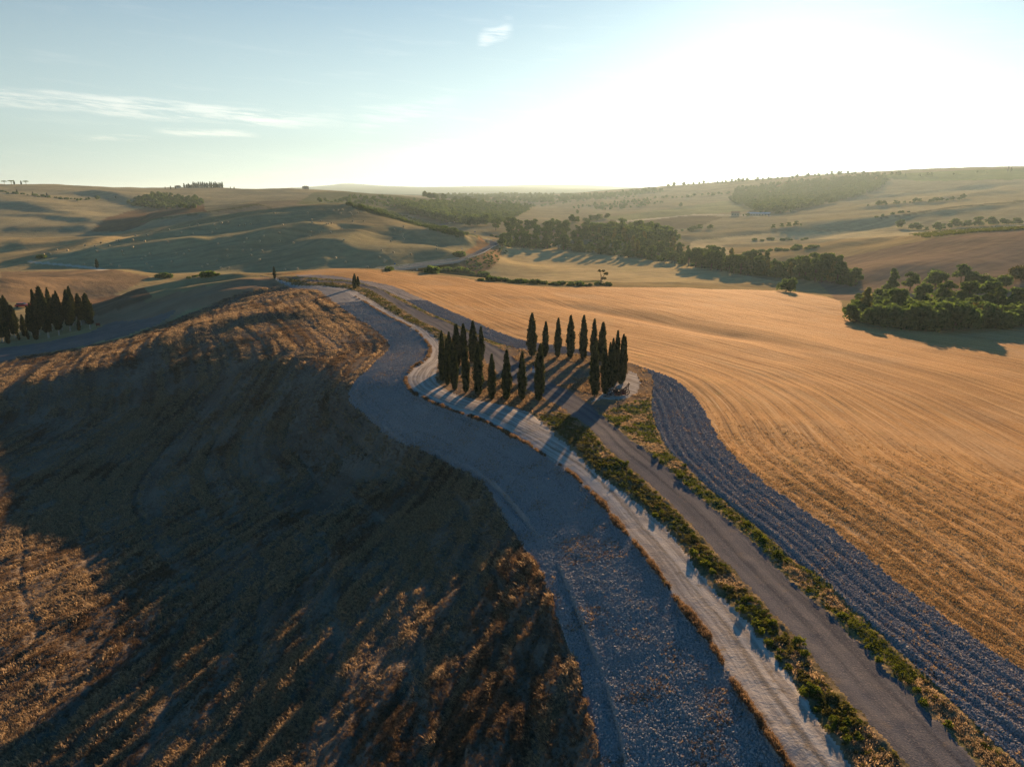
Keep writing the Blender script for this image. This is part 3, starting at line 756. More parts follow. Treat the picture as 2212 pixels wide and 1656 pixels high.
# ------------------------------------------------------------------ helpers for things
rnd = random.Random(7)
rng = np.random.default_rng(11)
def link(o, parent=None):
    COL.objects.link(o)
    if parent is not None: o.parent = parent
    return o
def part(name, me, parent, loc=None, label=None):
    o = bpy.data.objects.new(name, me); link(o, parent)
    if loc is not None: o.location = loc
    if label: o['label'] = label
    return o
def thing(name, label, cat, loc=(0, 0, 0), rz=0.0, group=None, me=None):
    o = bpy.data.objects.new(name, me); link(o)
    o.location = loc; o.rotation_euler = (0, 0, rz)
    o['label'] = label; o['category'] = cat
    if group: o['group'] = group
    return o
ONES = ['', 'first', 'second', 'third', 'fourth', 'fifth', 'sixth', 'seventh', 'eighth', 'ninth', 'tenth', 'eleventh', 'twelfth', 'thirteenth', 'fourteenth', 'fifteenth', 'sixteenth', 'seventeenth', 'eighteenth', 'nineteenth']
TENS = {20: ('twentieth', 'twenty'), 30: ('thirtieth', 'thirty'), 40: ('fortieth', 'forty'), 50: ('fiftieth', 'fifty'), 60: ('sixtieth', 'sixty')}
def nth(n):
    if n < 20: return ONES[n]
    t = n // 10 * 10
    return TENS[t][0] if n == t else TENS[t][1] + '-' + ONES[n - t]
def leaf_mat(name, c1, c2, trans=0.35, tcol=None, nsc=.9):
    m, nt, out = new_mat(name)
    oi = nt.new('ShaderNodeObjectInfo').outputs['Random']
    p = geo_pos(nt)
    n = nt.noise(p, nsc, 3, .65)
    c = nt.mix(nt.sstep(n, .36, .64), c1, c2)
    c = nt.mix(nt.m('MULTIPLY', oi, .45), c, nt.mix(1.0, c, (1.25, 1.05, .7), 'MULTIPLY'))
    d = nt.new('ShaderNodeBsdfDiffuse'); nt.l.new(c, d.inputs[0])
    t = nt.new('ShaderNodeBsdfTranslucent')
    nt.l.new(nt.mix(1.0, c, tcol or (1.6, 1.5, .7), 'MULTIPLY'), t.inputs[0])
    mx = nt.new('ShaderNodeMixShader'); mx.inputs[0].default_value = trans
    nt.l.new(d.outputs[0], mx.inputs[1]); nt.l.new(t.outputs[0], mx.inputs[2])
    nt.l.new(mx.outputs[0], out.inputs['Surface'])
    return m
def plain_mat(name, c, rough=.7, metal=0.0, var=.25, scale=6.0):
    m, nt, out = new_mat(name)
    p = nt.new('ShaderNodeTexCoord').outputs['Object']
    n = nt.noise(p, scale, 4, .6)
    col = nt.mix(n, tuple(q * (1 - var) for q in c), tuple(min(1, q * (1 + var)) for q in c))
    b = finish(nt, out, col, rough, spec=.3 if rough < .8 else 0.0)
    b.inputs['Metallic'].default_value = metal
    return m
M_BARK = plain_mat('bark', (.13, .095, .065), .95, scale=3)
M_BARK_P = plain_mat('pale_bark', (.42, .37, .30), .95, scale=3)
M_CYP = leaf_mat('cypress_leaf', (.011, .022, .014), (.05, .064, .028), .3, None, 2.2)
M_OAK = leaf_mat('oak_leaf', (.058, .095, .036), (.12, .165, .062), .5, (1.3, 1.5, .8))
M_POP = leaf_mat('poplar_leaf', (.10, .125, .04), (.17, .18, .06), .45)
M_OLIVE = leaf_mat('scrub_leaf', (.055, .062, .026), (.10, .10, .045), .35)
M_WEED = leaf_mat('weed_leaf', (.048, .068, .018), (.09, .115, .03), .4)
M_BRIGHT = leaf_mat('shrub_leaf', (.07, .10, .022), (.125, .155, .035), .45)
M_DARKW = leaf_mat('dark_weed_leaf', (.06, .066, .03), (.12, .118, .055), .4)
M_DRY = leaf_mat('dry_blade', (.18, .14, .10), (.48, .38, .26), .5, (1.12, 1.06, .92), 4.0)
M_DRYR = leaf_mat('rust_blade', (.09, .066, .05), (.24, .175, .12), .5, (1.12, 1.06, .92), 4.0)
M_STRAW = leaf_mat('straw', (.34, .24, .13), (.52, .39, .23), .3, (1.2, 1.1, .8))
M_CLOD = plain_mat('clod', (.32, .318, .31), .95, scale=2)
M_CLODD = plain_mat('dark_clod', (.30, .285, .28), .95, scale=2)

class MB:
    def __init__(s): s.v = []; s.f = []; s.mi = []
    def add(s, vs, fs, mi=0):
        b = len(s.v); s.v += [tuple(q) for q in vs]
        s.f += [tuple(b + i for i in f) for f in fs]; s.mi += [mi] * len(fs)
    def box(s, c, size, mi=0, rot=None):
        x, y, z = (q / 2 for q in size)
        vs = [Vector((a * x, b_ * y, c_ * z)) for c_ in (-1, 1) for b_ in (-1, 1) for a in (-1, 1)]
        if rot is not None: vs = [rot @ q for q in vs]
        vs = [q + Vector(c) for q in vs]
        s.add(vs, [(0, 2, 3, 1), (4, 5, 7, 6), (0, 1, 5, 4), (2, 6, 7, 3), (0, 4, 6, 2), (1, 3, 7, 5)], mi)
    def tube(s, pts, rads, n=6, mi=0):
        rings = []
        for i, p in enumerate(pts):
            p = Vector(p)
            d = (Vector(pts[min(i + 1, len(pts) - 1)]) - Vector(pts[max(i - 1, 0)])).normalized()
            a = d.orthogonal().normalized(); b_ = d.cross(a)
            rings.append([p + (a * math.cos(2 * math.pi * k / n) + b_ * math.sin(2 * math.pi * k / n)) * rads[i] for k in range(n)])
        vs = [q for r_ in rings for q in r_]
        fs = []
        for i in range(len(rings) - 1):
            for k in range(n):
                fs.append((i * n + k, i * n + (k + 1) % n, (i + 1) * n + (k + 1) % n, (i + 1) * n + k))
        fs.append(tuple(range(n))[::-1]); fs.append(tuple((len(rings) - 1) * n + k for k in range(n)))
        s.add(vs, fs, mi)
    def torus(s, c, axis, R_, r_, n=16, k=6, mi=0):
        axis = Vector(axis).normalized(); a = axis.orthogonal().normalized(); b_ = axis.cross(a)
        vs = []; fs = []
        for i in range(n):
            t = 2 * math.pi * i / n; o = a * math.cos(t) + b_ * math.sin(t)
            for j in range(k):
                q = 2 * math.pi * j / k
                vs.append(Vector(c) + o * (R_ + r_ * math.cos(q)) + axis * r_ * math.sin(q))
        for i in range(n):
            for j in range(k):
                fs.append((i * k + j, ((i + 1) % n) * k + j, ((i + 1) % n) * k + (j + 1) % k, i * k + (j + 1) % k))
        s.add(vs, fs, mi)
    def mesh(s, name, *mats, smooth_=False):
        me = bpy.data.meshes.new(name); me.from_pydata([tuple(q) for q in s.v], [], s.f)
        for m in mats: me.materials.append(m)
        me.polygons.foreach_set('material_index', s.mi)
        if smooth_: me.polygons.foreach_set('use_smooth', [True] * len(s.f))
        me.update(); return me

# ------------------------------------------------------------------ cypress
def cypress_meshes(seed, h=8.0, rad=.82, trunk=.35, nleaf=1500, twin=False):
    g = np.random.default_rng(seed)
    ph = g.uniform(0, 6.28, 6)
    def prof(t):
        return rad * np.minimum(1, .42 + 1.9 * t) * np.maximum(0, 1 - t ** 2.0) ** .75
    def wob(t, a):
        return 1 + .12 * np.sin(3 * a + ph[0] + 5 * t) + .10 * np.sin(2 * a + ph[1] - 11 * t) + .11 * np.sin(19 * t + ph[2] + a) + .06 * np.sin(31 * t + ph[3] - 2 * a)
    mb = MB()
    nr, ns = 18, 12
    vs = []; fs = []
    for i in range(nr + 1):
        t = i / nr
        for k in range(ns):
            a = 2 * math.pi * k / ns
            r_ = float(prof(np.array(t)) * wob(t, a)) * .84
            vs.append((r_ * math.cos(a), r_ * math.sin(a), trunk + t * (h - trunk) * .97))
    for i in range(nr):
        for k in range(ns):
            fs.append((i * ns + k, i * ns + (k + 1) % ns, (i + 1) * ns + (k + 1) % ns, (i + 1) * ns + k))
    fs.append(tuple(range(ns))[::-1])
    mb.add(vs, fs)
    t = g.uniform(0, 1, nleaf) ** 1.12
    a = g.uniform(0, 2 * np.pi, nleaf)
    r_ = prof(t) * wob(t, a) * g.uniform(.74, 1.10, nleaf) * np.where(g.uniform(0, 1, nleaf) < .12, 1.18, 1.0)
    z = trunk + t * (h - trunk)
    L = g.uniform(.25, .55, nleaf) * h / 8; wd = g.uniform(.10, .2, nleaf) * h / 8
    lean = g.uniform(.05, .55, nleaf)
    for i in range(nleaf):
        ca, sa = math.cos(a[i]), math.sin(a[i])
        b_ = Vector((r_[i] * ca, r_[i] * sa, z[i] - .2))
        tw = g.uniform(-.6, .6)
        side = Vector((-math.sin(a[i] + tw), math.cos(a[i] + tw), 0)) * wd[i]
        tip = b_ + Vector((ca * lean[i] * L[i], sa * lean[i] * L[i], L[i]))
        mid = b_ + Vector((ca * .12 * L[i], sa * .12 * L[i], L[i] * .45))
        mb.add([b_, mid + side, tip, mid - side], [(0, 1, 2, 3)])
    if twin:
        for i in range(260):
            tt = g.uniform(.55, 1.0); aa = g.uniform(0, 6.28)
            rr = .35 * (1 - tt) * 2 + .05
            b_ = Vector((.33 + rr * math.cos(aa), rr * math.sin(aa), trunk + tt * (h - trunk) * .97 - .2))
            s_ = Vector((-math.sin(aa), math.cos(aa), 0)) * .16
            mb.add([b_, b_ + s_ + Vector((0, 0, .25)), b_ + Vector((0, 0, .5)), b_ - s_ + Vector((0, 0, .25))], [(0, 1, 2, 3)])
    crown = mb.mesh('crown', M_CYP)
    tb = MB(); tb.tube([(0, 0, -.5), (0, 0, trunk * .5), (.02, .01, h * .6)], [.20 * h / 8, .16 * h / 8, .04], 8)
    return crown, tb.mesh('trunk', M_BARK)
CYP = [cypress_meshes(100 + i, 8.0, r_, tr, 1500, tw) for i, (r_, tr, tw) in enumerate([(.80, .3, 0), (.86, .35, 0), (.74, .3, 0), (.84, .3, 1), (.90, .35, 0)])]
CYPT = []
for i, (r_, tr) in enumerate([(1.25, 1.3), (1.1, 1.1), (1.35, 1.5)]):     # clump trees: wide, on bare pale trunks
    c_, t_ = cypress_meshes(200 + i, 8.0, r_ * .82, tr, 1500)
    t_.materials.clear(); t_.materials.append(M_BARK_P)
    CYPT.append((c_, t_))
def vert_h(u, v, vtop):
    """ground point under a picture point and the height of a thing whose top shows at vtop"""
    g = proj([(u, v)])[0]
    zc = g[1] * COSP - (g[2] - CAM_H) * SINP
    lo, hi = 0.0, 60.0
    for _ in range(40):
        mdl = (lo + hi) / 2
        _, vv, _ = to_pix(g[0], g[1], g[2] + mdl)
        if vv > vtop: lo = mdl
        else: hi = mdl
    return g, lo
def tree_from(meshes, label, cat, loc, h, w=None, h0=8.0, group=None, name='cypress_tree', rz=None):
    o = thing(name, label, cat, loc, rnd.uniform(0, 6.28) if rz is None else rz, group)
    k = h / h0
    o.scale = ((w or k), (w or k), k)
    o.rotation_euler = (rnd.gauss(0, .018), rnd.gauss(0, .018), o.rotation_euler[2])
    part('crown', meshes[0], o); part('trunk', meshes[1], o)
    return o
def rc1(cx, cy): return 928.9 + cx * .13044, 669.6 + cy * .13044
def rc2(cx, cy): return 1123.3 + cx * .13044, 664.2 + cy * .13044
RING = [  # picture base, top, half width (crop pixels), crop, label
    (200, 1010, 350, 45, 1, 'cypress at the ring\'s far left edge, its lower half hidden behind another cypress'),
    (205, 1175, 490, 50, 1, 'outermost left cypress of the ring, standing beside the pale track'),
    (325, 985, 370, 48, 1, 'short cypress at left of the ring, only its pointed top showing between others'),
    (290, 1240, 480, 50, 1, 'slim brownish cypress, second from the left along the ring\'s front edge'),
    (440, 955, 245, 65, 1, 'broad cypress with several tips, behind the left front of the ring'),
    (412, 1315, 540, 62, 1, 'brownish cypress with a forked top on the ring\'s left front'),
    (568, 915, 228, 58, 1, 'tall cypress on the left far side, between the many-tipped and the tallest left one'),
    (596, 1368, 545, 58, 1, 'cypress with bare brown twigs at its foot on the ring\'s left front'),
    (706, 860, 188, 60, 1, 'tallest cypress of the ring\'s left group, beside the gravel road'),
    (800, 1405, 555, 74, 1, 'stout cypress on the left front, overlapping the slim one by the road'),
    (850, 838, 275, 48, 1, 'slim cypress at the right end of the left group, next to the gravel road'),
    (1020, 1475, 738, 58, 1, 'smallest cypress of the ring, standing alone in the front row'),
    (1262, 1485, 668, 70, 1, 'front row cypress just right of the smallest one'),
    (1520, 1485, 700, 64, 1, 'front row cypress left of the person in the ring'),
    (195, 805, 105, 70, 2, 'wide ragged cypress at the left end of the back row before the orange field'),
    (410, 808, 235, 49, 2, 'shortest cypress of the back row, second from its left end'),
    (620, 820, 178, 52, 2, 'sharply pointed cypress, third from left in the back row'),
    (835, 830, 142, 60, 2, 'shouldered cypress, fourth from left in the back row'),
    (1045, 845, 138, 60, 2, 'tall even cypress, fifth from left in the back row'),
    (1212, 872, 200, 54, 2, 'thin gappy cypress of the back row, partly behind the right front cypress'),
    (1340, 890, 250, 62, 2, 'cypress at the right end of the back row, just left of the dense right group'),
    (310, 1535, 608, 76, 2, 'broad tall front cypress at the road gap, the person standing behind it'),
    (1235, 1465, 590, 72, 2, 'front cypress right of the road gap, left of the old plough'),
    (1410, 1425, 662, 64, 2, 'cypress right behind the old plough\'s wheel'),
    (1495, 1330, 590, 46, 2, 'narrow cypress in the dense right group, left of its double-tipped one'),
    (1540, 1312, 525, 50, 2, 'double-tipped cypress in the dense right group'),
    (1592, 1225, 395, 52, 2, 'tallest cypress of the dense right group of the ring'),
    (1660, 1268, 450, 52, 2, 'second tallest cypress of the right group, between two others'),
    (1712, 1232, 495, 44, 2, 'rightmost cypress of the ring beside the pale bare ground')]
for i, (cx, cy, ct, hw, cr, lab) in enumerate(RING):
    f_ = rc1 if cr == 1 else rc2
    u, v = f_(cx, cy); _, vt = f_(cx, ct)
    g, h = vert_h(u, v, vt)
    zc = g[1] * COSP - (g[2] - CAM_H) * SINP
    hwm = hw * .13044 / FPX * zc
    idx = 3 if 'fork' in lab or 'double' in lab or 'several' in lab else (i % 3 if hw < 65 else (1, 4)[i % 2])
    base_r = [.80, .86, .74, .84, .90][idx]
    tree_from(CYP[idx], lab, 'cypress tree', (g[0], g[1], g[2] - .1), h + .1, hwm / base_r * 1.12, group='cypresses of the ring on the hilltop')

# clump on the left
def cc(cx, cy): return cx * .10743, 604.8 + cy * .10743
CL = [(1820, 985, 275, 105, 0, 'rightmost cypress of the left grove, dense and wide on a pale trunk'), (1592, 1018, 790, 30, 1, 'small dark cypress sapling at the right end of the left grove'),
      (1640, 905, 280, 88, 0, 'second large cypress from the right in the left grove'), (1415, 1025, 205, 108, 0, 'big cypress with a white trunk in the middle right of the left grove'),
      (1480, 915, 140, 75, 0, 'tall cypress behind the big white-trunked one in the left grove'), (1255, 1010, 235, 70, 0, 'leaning narrow cypress in the left grove, left of the big white-trunked one'),
      (1190, 1110, 300, 95, 0, 'front cypress of the left grove with a long bare white trunk'), (985, 1160, 135, 115, 0, 'tallest cypress of the left grove'),
      (1060, 1010, 170, 70, 0, 'cypress close behind the tallest one of the left grove'), (735, 1200, 470, 62, 1, 'front cypress with foliage to the ground in the left grove'),
      (800, 1100, 200, 66, 0, 'tall flat-topped cypress left of the tallest in the left grove'), (572, 1190, 1000, 28, 1, 'tiny cypress sapling in the gap of the left grove'),
      (383, 1205, 1050, 26, 1, 'tiny cypress sapling left of the gap in the left grove'), (495, 1130, 700, 48, 1, 'young pointed cypress in the gap below the red car'),
      (575, 1010, 720, 42, 1, 'low cypress behind the gap of the left grove'), (640, 1110, 530, 62, 0, 'ragged cypress right of the gap of the left grove'),
      (310, 1155, 510, 92, 0, 'broad cypress left of the gap, below the red car'), (175, 1280, 380, 62, 1, 'nearest cypress of the left part of the grove'),
      (235, 1100, 315, 80, 0, 'tall cypress behind the left part of the grove'), (60, 1250, 385, 84, 0, 'cypress next to the left picture edge in the grove'), (-20, 1190, 440, 84, 0, 'cypress cut by the left picture edge')]
for i, (cx, cy, ct, hw, low, lab) in enumerate(CL):
    u, v = cc(cx, cy); _, vt = cc(cx, ct)
    g, h = vert_h(max(u, -40), v, vt)
    zc = g[1] * COSP - (g[2] - CAM_H) * SINP
    hwm = hw * .10743 / FPX * zc
    ms = CYP[i % 3] if low else CYPT[i % 3]
    br = .8 if low else [1.25, 1.1, 1.35][i % 3] * .82
    tree_from(ms, lab, 'cypress tree', (g[0], g[1], g[2] - .1), h + .1, hwm / br, group='cypress grove in the hollow on the left')
# lone cypresses along the ridge and far ones
def far_cyp_mesh(seed, h=8.0, rad=.85):
    c_, t_ = cypress_meshes(seed, h, rad, .2, 160)
    return c_
FCY = [far_cyp_mesh(300 + i, 8, r_) for i, r_ in enumerate((.75, .95, .85))]
def one_cyp(u, v, vt, hw, lab, ms=None, group=None):
    g, h = vert_h(u, v, vt)
    zc = g[1] * COSP - (g[2] - CAM_H) * SINP
    return tree_from(ms or CYP[rnd.randrange(3)], lab, 'cypress tree', (g[0], g[1], g[2] - .1), h + .1, hw / FPX * zc / .8, group=group)
one_cyp(766, 623, 591, 5, 'nearer cypress of the pair on the ridge beside the white track')
one_cyp(774, 619, 597, 3.6, 'shorter cypress right beside the lone ridge cypress')
one_cyp(593.5, 601, 576, 3.2, 'single cypress on the ridge where the road bends away to the left')
one_cyp(210, 579, 559, 3, 'lone slim cypress by the lane in front of the bale field')

# ------------------------------------------------------------------ broadleaf trees
def crown_mesh(seed, lobes, nleaf, size, mat, name='crown'):
    g = np.random.default_rng(seed)
    vol = np.array([l[3] ** 2 for l in lobes]); vol = vol / vol.sum()
    cnt = g.multinomial(nleaf, vol)
    Vs = []
    for (lx, ly, lz, lr, sq), n in zip(lobes, cnt):
        d = g.normal(size=(n, 3)); d /= np.linalg.norm(d, axis=1)[:, None]
        d[:, 2] = np.where(d[:, 2] < -.45, -d[:, 2] * .6, d[:, 2])
        rr = lr * (1 - .42 * g.uniform(0, 1, n) ** 2.2) * (1 + .22 * np.sin(d[:, 0] * 7 + seed) * np.sin(d[:, 1] * 6 + lx) * np.sin(d[:, 2] * 5 + ly))
        c = np.stack([lx + d[:, 0] * rr, ly + d[:, 1] * rr, lz + d[:, 2] * rr * sq], 1)
        nrm = d + g.normal(size=(n, 3)) * .55; nrm /= np.linalg.norm(nrm, axis=1)[:, None]
        a = np.cross(nrm, g.normal(size=(n, 3))); a /= np.linalg.norm(a, axis=1)[:, None] + 1e-9
        b_ = np.cross(nrm, a)
        sz = size * g.uniform(.6, 1.25, n)[:, None]
        q = np.stack([c - a * sz, c - b_ * sz * .62, c + a * sz, c + b_ * sz * .62], 1)
        Vs.append(q.reshape(-1, 3))
    V = np.vstack(Vs)
    F = np.arange(len(V)).reshape(-1, 4)
    me = mesh_from(name, V, F)
    me.materials.append(mat)
    return me
def lobes_for(seed, h, w, kind):
    g = np.random.default_rng(seed); L = []
    if kind == 'round':
        z0 = .30 * h
        for i in range(13):
            a = g.uniform(0, 6.28); t = g.uniform(0, 1)
            rr = w * .62 * math.sqrt(g.uniform(0, 1)) * (1 - .45 * t)
            L.append((rr * math.cos(a), rr * math.sin(a), z0 + t * (h - z0) * .84, w * g.uniform(.30, .46) * (1 - .3 * t), .85))
    elif kind == 'tall':
        for i in range(11):
            a = g.uniform(0, 6.28); t = i / 10
            rr = w * .4 * g.uniform(0, 1) * (1 - .6 * t)
            L.append((rr * math.cos(a), rr * math.sin(a), .2 * h + t * .72 * h, w * (.52 - .3 * t) * g.uniform(.8, 1.15), 1.1))
    elif kind == 'bush':
        for i in range(11):
            a = g.uniform(0, 6.28); rr = w * .66 * math.sqrt(g.uniform(0, 1))
            L.append((rr * math.cos(a), rr * math.sin(a), h * g.uniform(.22, .68) * (1 - .3 * rr / w), w * g.uniform(.30, .46), .8 * h / w * .9))
    elif kind == 'pine':
        for i in range(9):
            a = g.uniform(0, 6.28); rr = w * .7 * math.sqrt(g.uniform(0, 1))
            L.append((rr * math.cos(a), rr * math.sin(a), h * (.84 - .07 * rr / w), w * g.uniform(.32, .45), .42))
    elif kind == 'sparse':
        for i in range(8):
            a = g.uniform(0, 6.28); t = g.uniform(0, 1); rr = w * g.uniform(.2, .95)
            L.append((rr * math.cos(a), rr * math.sin(a) * .6, h * (.35 + .6 * t), w * g.uniform(.16, .28), .8))
    return L
def trunk_mesh(seed, h, lobes, r0, mat, tall=.42):
    g = random.Random(seed); tb = MB()
    tb.tube([(0, 0, -.4), (.05, .02, h * .15), (.1, -.05, h * tall), (.12, .04, h * .68)], [r0 * 1.25, r0, r0 * .62, r0 * .2], 7)
    for l in g.sample(lobes, min(6, len(lobes))):
        z0 = h * g.uniform(.18, tall)
        mid = Vector((l[0] * .45, l[1] * .45, z0 + (l[2] - z0) * .6))
        tb.tube([(.08, 0, z0), mid, (l[0] * .9, l[1] * .9, l[2])], [r0 * .45, r0 * .3, r0 * .1], 5)
    return tb.mesh('trunk', mat)
def tree_proto(seed, h, w, kind, mat, nleaf=1500, size=.42, r0=.22):
    L = lobes_for(seed, h, w, kind)
    return crown_mesh(seed, L, nleaf, size, mat), trunk_mesh(seed, h, L, r0, M_BARK, .75 if kind == 'pine' else .42)
BL = [tree_proto(400 + i, 10, 4.3, 'round', M_OAK, 1700, .50) for i in range(4)] + [tree_proto(410 + i, 10, 2.8, 'tall', M_OAK, 1200, .46) for i in range(2)] + [tree_proto(415, 10, 2.6, 'tall', M_POP, 1200, .46)]
BU = [tree_proto(420 + i, 6, 4.2, 'bush', M_OAK, 1900, .42) for i in range(3)] + [tree_proto(425, 6, 4.2, 'bush', M_OLIVE, 1700, .42)]
def one_tree(u, v, h, lab, pr, h0=10.0, w=1.45, name='broadleaf_tree', cat='tree', group=None):
    g = proj([(u, v)])[0]; h = h * 1.12
    return tree_from(pr, lab, cat, (g[0], g[1], g[2] - .15), h, h / h0 * w, h0, group, name)
# lone trees
g_, hh = vert_h(1698, 630, 592)
tree_from(BU[0], 'lone round oak at the far edge of the orange stubble field', 'tree', tuple(g_ - np.array([0, 0, .1])), hh, hh / 6 * .82, 6, None, 'broadleaf_tree')
dt = tree_proto(450, 8, 4.2, 'sparse', M_OLIVE, 520, .42, .34)
g_, hh = vert_h(1298, 614, 582)
tree_from(dt, 'half bare leaning tree at the valley edge of the stubble field', 'tree', tuple(g_ - np.array([0, 0, .1])), hh * 1.0, hh / 8, 8, None, 'broadleaf_tree')
# thicket on the right
TH = [(1868, 690, 9.5, 6, 1.3, 'pale poplar rising at the left end of the right thicket'), (1850, 694, 6.0, 'b0', 1.0, 'dark bush below the pale poplar of the right thicket'),
      (1892, 700, 6.5, 'b1', .95, 'rounded bush in the front of the thicket, right of the poplar'), (1935, 690, 9.5, 1, 1.15, 'tall dark tree in the thicket behind its front bushes'),
      (1955, 708, 8.0, 'b2', 1.0, 'large front bush of the thicket at the shadow\'s left end'), (2010, 711, 9.0, 'b0', 1.05, 'biggest rounded front bush of the right thicket'),
      (2062, 712, 8.6, 'b1', 1.05, 'front bush right of the biggest one in the thicket'), (2115, 704, 7.5, 'b3', 1.0, 'greyish bush near the right end of the thicket front'),
      (2160, 706, 8.5, 'b2', 1.0, 'wide bush towards the right picture edge in the thicket'), (2205, 704, 8.0, 'b0', 1.0, 'bush cut by the right picture edge in the thicket'),
      (1990, 668, 9.0, 0, 1.1, 'round tree in the thicket\'s second row above the biggest bush'), (2040, 664, 9.0, 2, 1.2, 'middle tree of the thicket\'s second row'),
      (2090, 668, 9.5, 3, 1.2, 'second row tree of the thicket with a broad crown'), (2135, 676, 10.5, 0, 1.15, 'tallest right-hand tree of the thicket'), (2185, 682, 9.0, 1, 1.2, 'second row tree of the thicket nearest the right edge'),
      (1925, 634, 10.5, 4, 1.4, 'spiky tree standing behind the left part of the thicket'), (1965, 628, 8.0, 2, 1.2, 'tree behind the thicket, right of the spiky one'),
      (2020, 618, 7.5, 'b1', 1.1, 'bush at the foot of the brown hillside behind the thicket'), (2075, 614, 8.5, 3, 1.2, 'tall crowned tree against the brown hillside'), (2115, 618, 7.5, 'b0', 1.1, 'right bush of the row against the brown hillside'),
      (2150, 622, 7.0, 'b2', 1.0, 'last bush right of the row against the brown hillside'), (2205, 606, 8.0, 'b3', 1.0, 'solitary rounded bush on the brown hillside at the right edge')]
for (u, v, h, pr, w, lab) in TH:
    if isinstance(pr, str): one_tree(u, v, h, lab, BU[int(pr[1])], 6.0, w, 'thicket_bush', 'bush', 'bushes and trees of the right thicket')
    else: one_tree(u, v, h, lab, BL[pr], 10.0, w, group='bushes and trees of the right thicket')
# riverside trees in three rows
ROWS = [('front', [(1085, 531), (1140, 536), (1200, 537), (1260, 544), (1320, 551), (1390, 558), (1450, 568), (1510, 579), (1580, 590), (1660, 597), (1740, 605), (1800, 611), (1850, 618)], 54, (9.5, 16.5)),
        ('middle', [(1095, 516), (1180, 520), (1260, 528), (1340, 540), (1420, 552), (1500, 566), (1580, 580), (1700, 594), (1820, 604)], 46, (10.5, 17.5)),
        ('back', [(1075, 497), (1150, 503), (1230, 510), (1320, 524), (1400, 534), (1460, 544)], 24, (13, 18))]
for rn, line, n, (h0, h1) in ROWS:
    q = sorted((u + rnd.uniform(-6, 6), v + rnd.uniform(-1.5, 1.5)) for u, v in resample(line, n))
    for i, (u, v) in enumerate(q):
        g = proj([(u, v)])[0]
        k = rnd.choice([0, 1, 2, 3, 0, 1, 2, 3, 4, 5, 6])
        h = rnd.uniform(h0, h1) * .86
        tree_from(BL[k], f'{nth(i + 1)} tree from the left in the {rn} row of the valley tree line', 'tree', (g[0], g[1], g[2] - .3), h, h / 10 * rnd.uniform(1.0, 1.35), 10, 'trees lining the valley stream', 'broadleaf_tree')

# small far trees: one mesh each
def far_tree_mesh(seed, kind, mat, h=10, w=4.2, n=420, size=.85):
    L = lobes_for(seed, h, w, kind)
    me = crown_mesh(seed, L, n, size, mat, 'far_tree')
    return me
FT = [far_tree_mesh(500 + i, 'round', M_OAK) for i in range(3)] + [far_tree_mesh(505, 'bush', M_OAK, 6, 4)]
def far_tree(u, v, h, lab, k=None, kind='round', name='far_tree', w=1.0, group=None, d=None):
    g = proj([(u, v)])[0]
    k = rnd.randrange(3) if k is None else k
    o = thing(name, lab, 'tree', (g[0], g[1], g[2] - .2 * h), rnd.uniform(0, 6.28), group, FT[k])
    s_ = h / (6 if k == 3 else 10); o.scale = (s_ * w, s_ * w, s_)
    return o

# ------------------------------------------------------------------ far trees, hedges and skyline
far_tree(1470, 447, 13, 'solitary round tree in the field below the right ridge', 0)
far_tree(1247, 463, 11, 'round tree at the end of the hedge on the middle right slope', 1)
SKY = [(1440, 402), (1462, 401), (1484, 399), (1505, 398), (1528, 396.5), (1548, 395.5), (1570, 394), (1590, 392.5), (1612, 391), (1634, 389.5), (1655, 388.5), (1678, 387), (1700, 385.5), (1722, 384), (1745, 382), (1768, 380), (1790, 378.5), (1812, 377.5), (1836, 377), (1860, 377), (1884, 377.5), (1908, 378), (1932, 378.5), (1955, 379)]
SKY = sorted((u + rnd.uniform(-6, 6), v) for u, v in resample(SKY, 50))
for i, (u, v) in enumerate(SKY):
    far_tree(u, v + 1.2, rnd.uniform(9, 21), f'{nth(i + 1)} hazy tree from the left on the right-hand skyline', group='trees along the right-hand skyline', w=1.25)
for i, (u, v, h) in enumerate([(1986, 381, 12), (2002, 380, 15), (2012, 380, 14), (2060, 378, 9), (2110, 374, 10), (2130, 373, 9)]):
    far_tree(u, v + 1, h, f'{nth(i + 1)} tree from the left on the skyline of the nearer right field', group='trees on the near right skyline', w=1.2)
for i, (u, v, vt) in enumerate([(2177, 371, 359), (2184, 371, 361)]):
    one_cyp(u, v, vt, 1.6, ('taller' if i == 0 else 'shorter') + ' of two cypresses on the skyline at the right edge', group='skyline cypress pair')
def hedge(line, n, h, what, k=None, w=1.0):
    j = min(6, .45 * abs(line[-1][0] - line[0][0]) / n + 2)
    q = sorted((u + rnd.uniform(-j, j), v + rnd.uniform(-1.2, 1.2)) for u, v in resample(line, n))
    for i, (u, v) in enumerate(q):
        far_tree(u, v, h * rnd.uniform(.5, 1.4), f'{nth(i + 1)} from the left of the {what}', k, w=w * 1.35, group=what, name='hedge_tree')
hedge([(1950, 494), (1990, 498), (2020, 497), (2060, 491), (2110, 487), (2160, 485), (2200, 484)], 20, 10, 'hedgerow trees above the vineyard', w=1.1)
hedge([(1648, 545), (1690, 541), (1720, 540), (1770, 534)], 13, 4.0, 'bushes in the hollow right of the tree line', 3)
hedge([(1675, 492), (1700, 490), (1735, 487)], 5, 6.5, 'small trees on the hazy right slope')
hedge([(1380, 512), (1430, 507), (1480, 500), (1530, 495)], 12, 7, 'hedge trees behind the tree line', w=1.2)
hedge([(1630, 520), (1690, 519), (1740, 518)], 9, 3.0, 'low bushes in the pale middle field', 3)
hedge([(1890, 470), (1930, 462), (1960, 459)], 7, 3.5, 'bushes on the upper right slope', 3)
hedge([(2005, 437), (2050, 433), (2080, 431)], 9, 8, 'dark hedge under the right skyline', w=1.2)
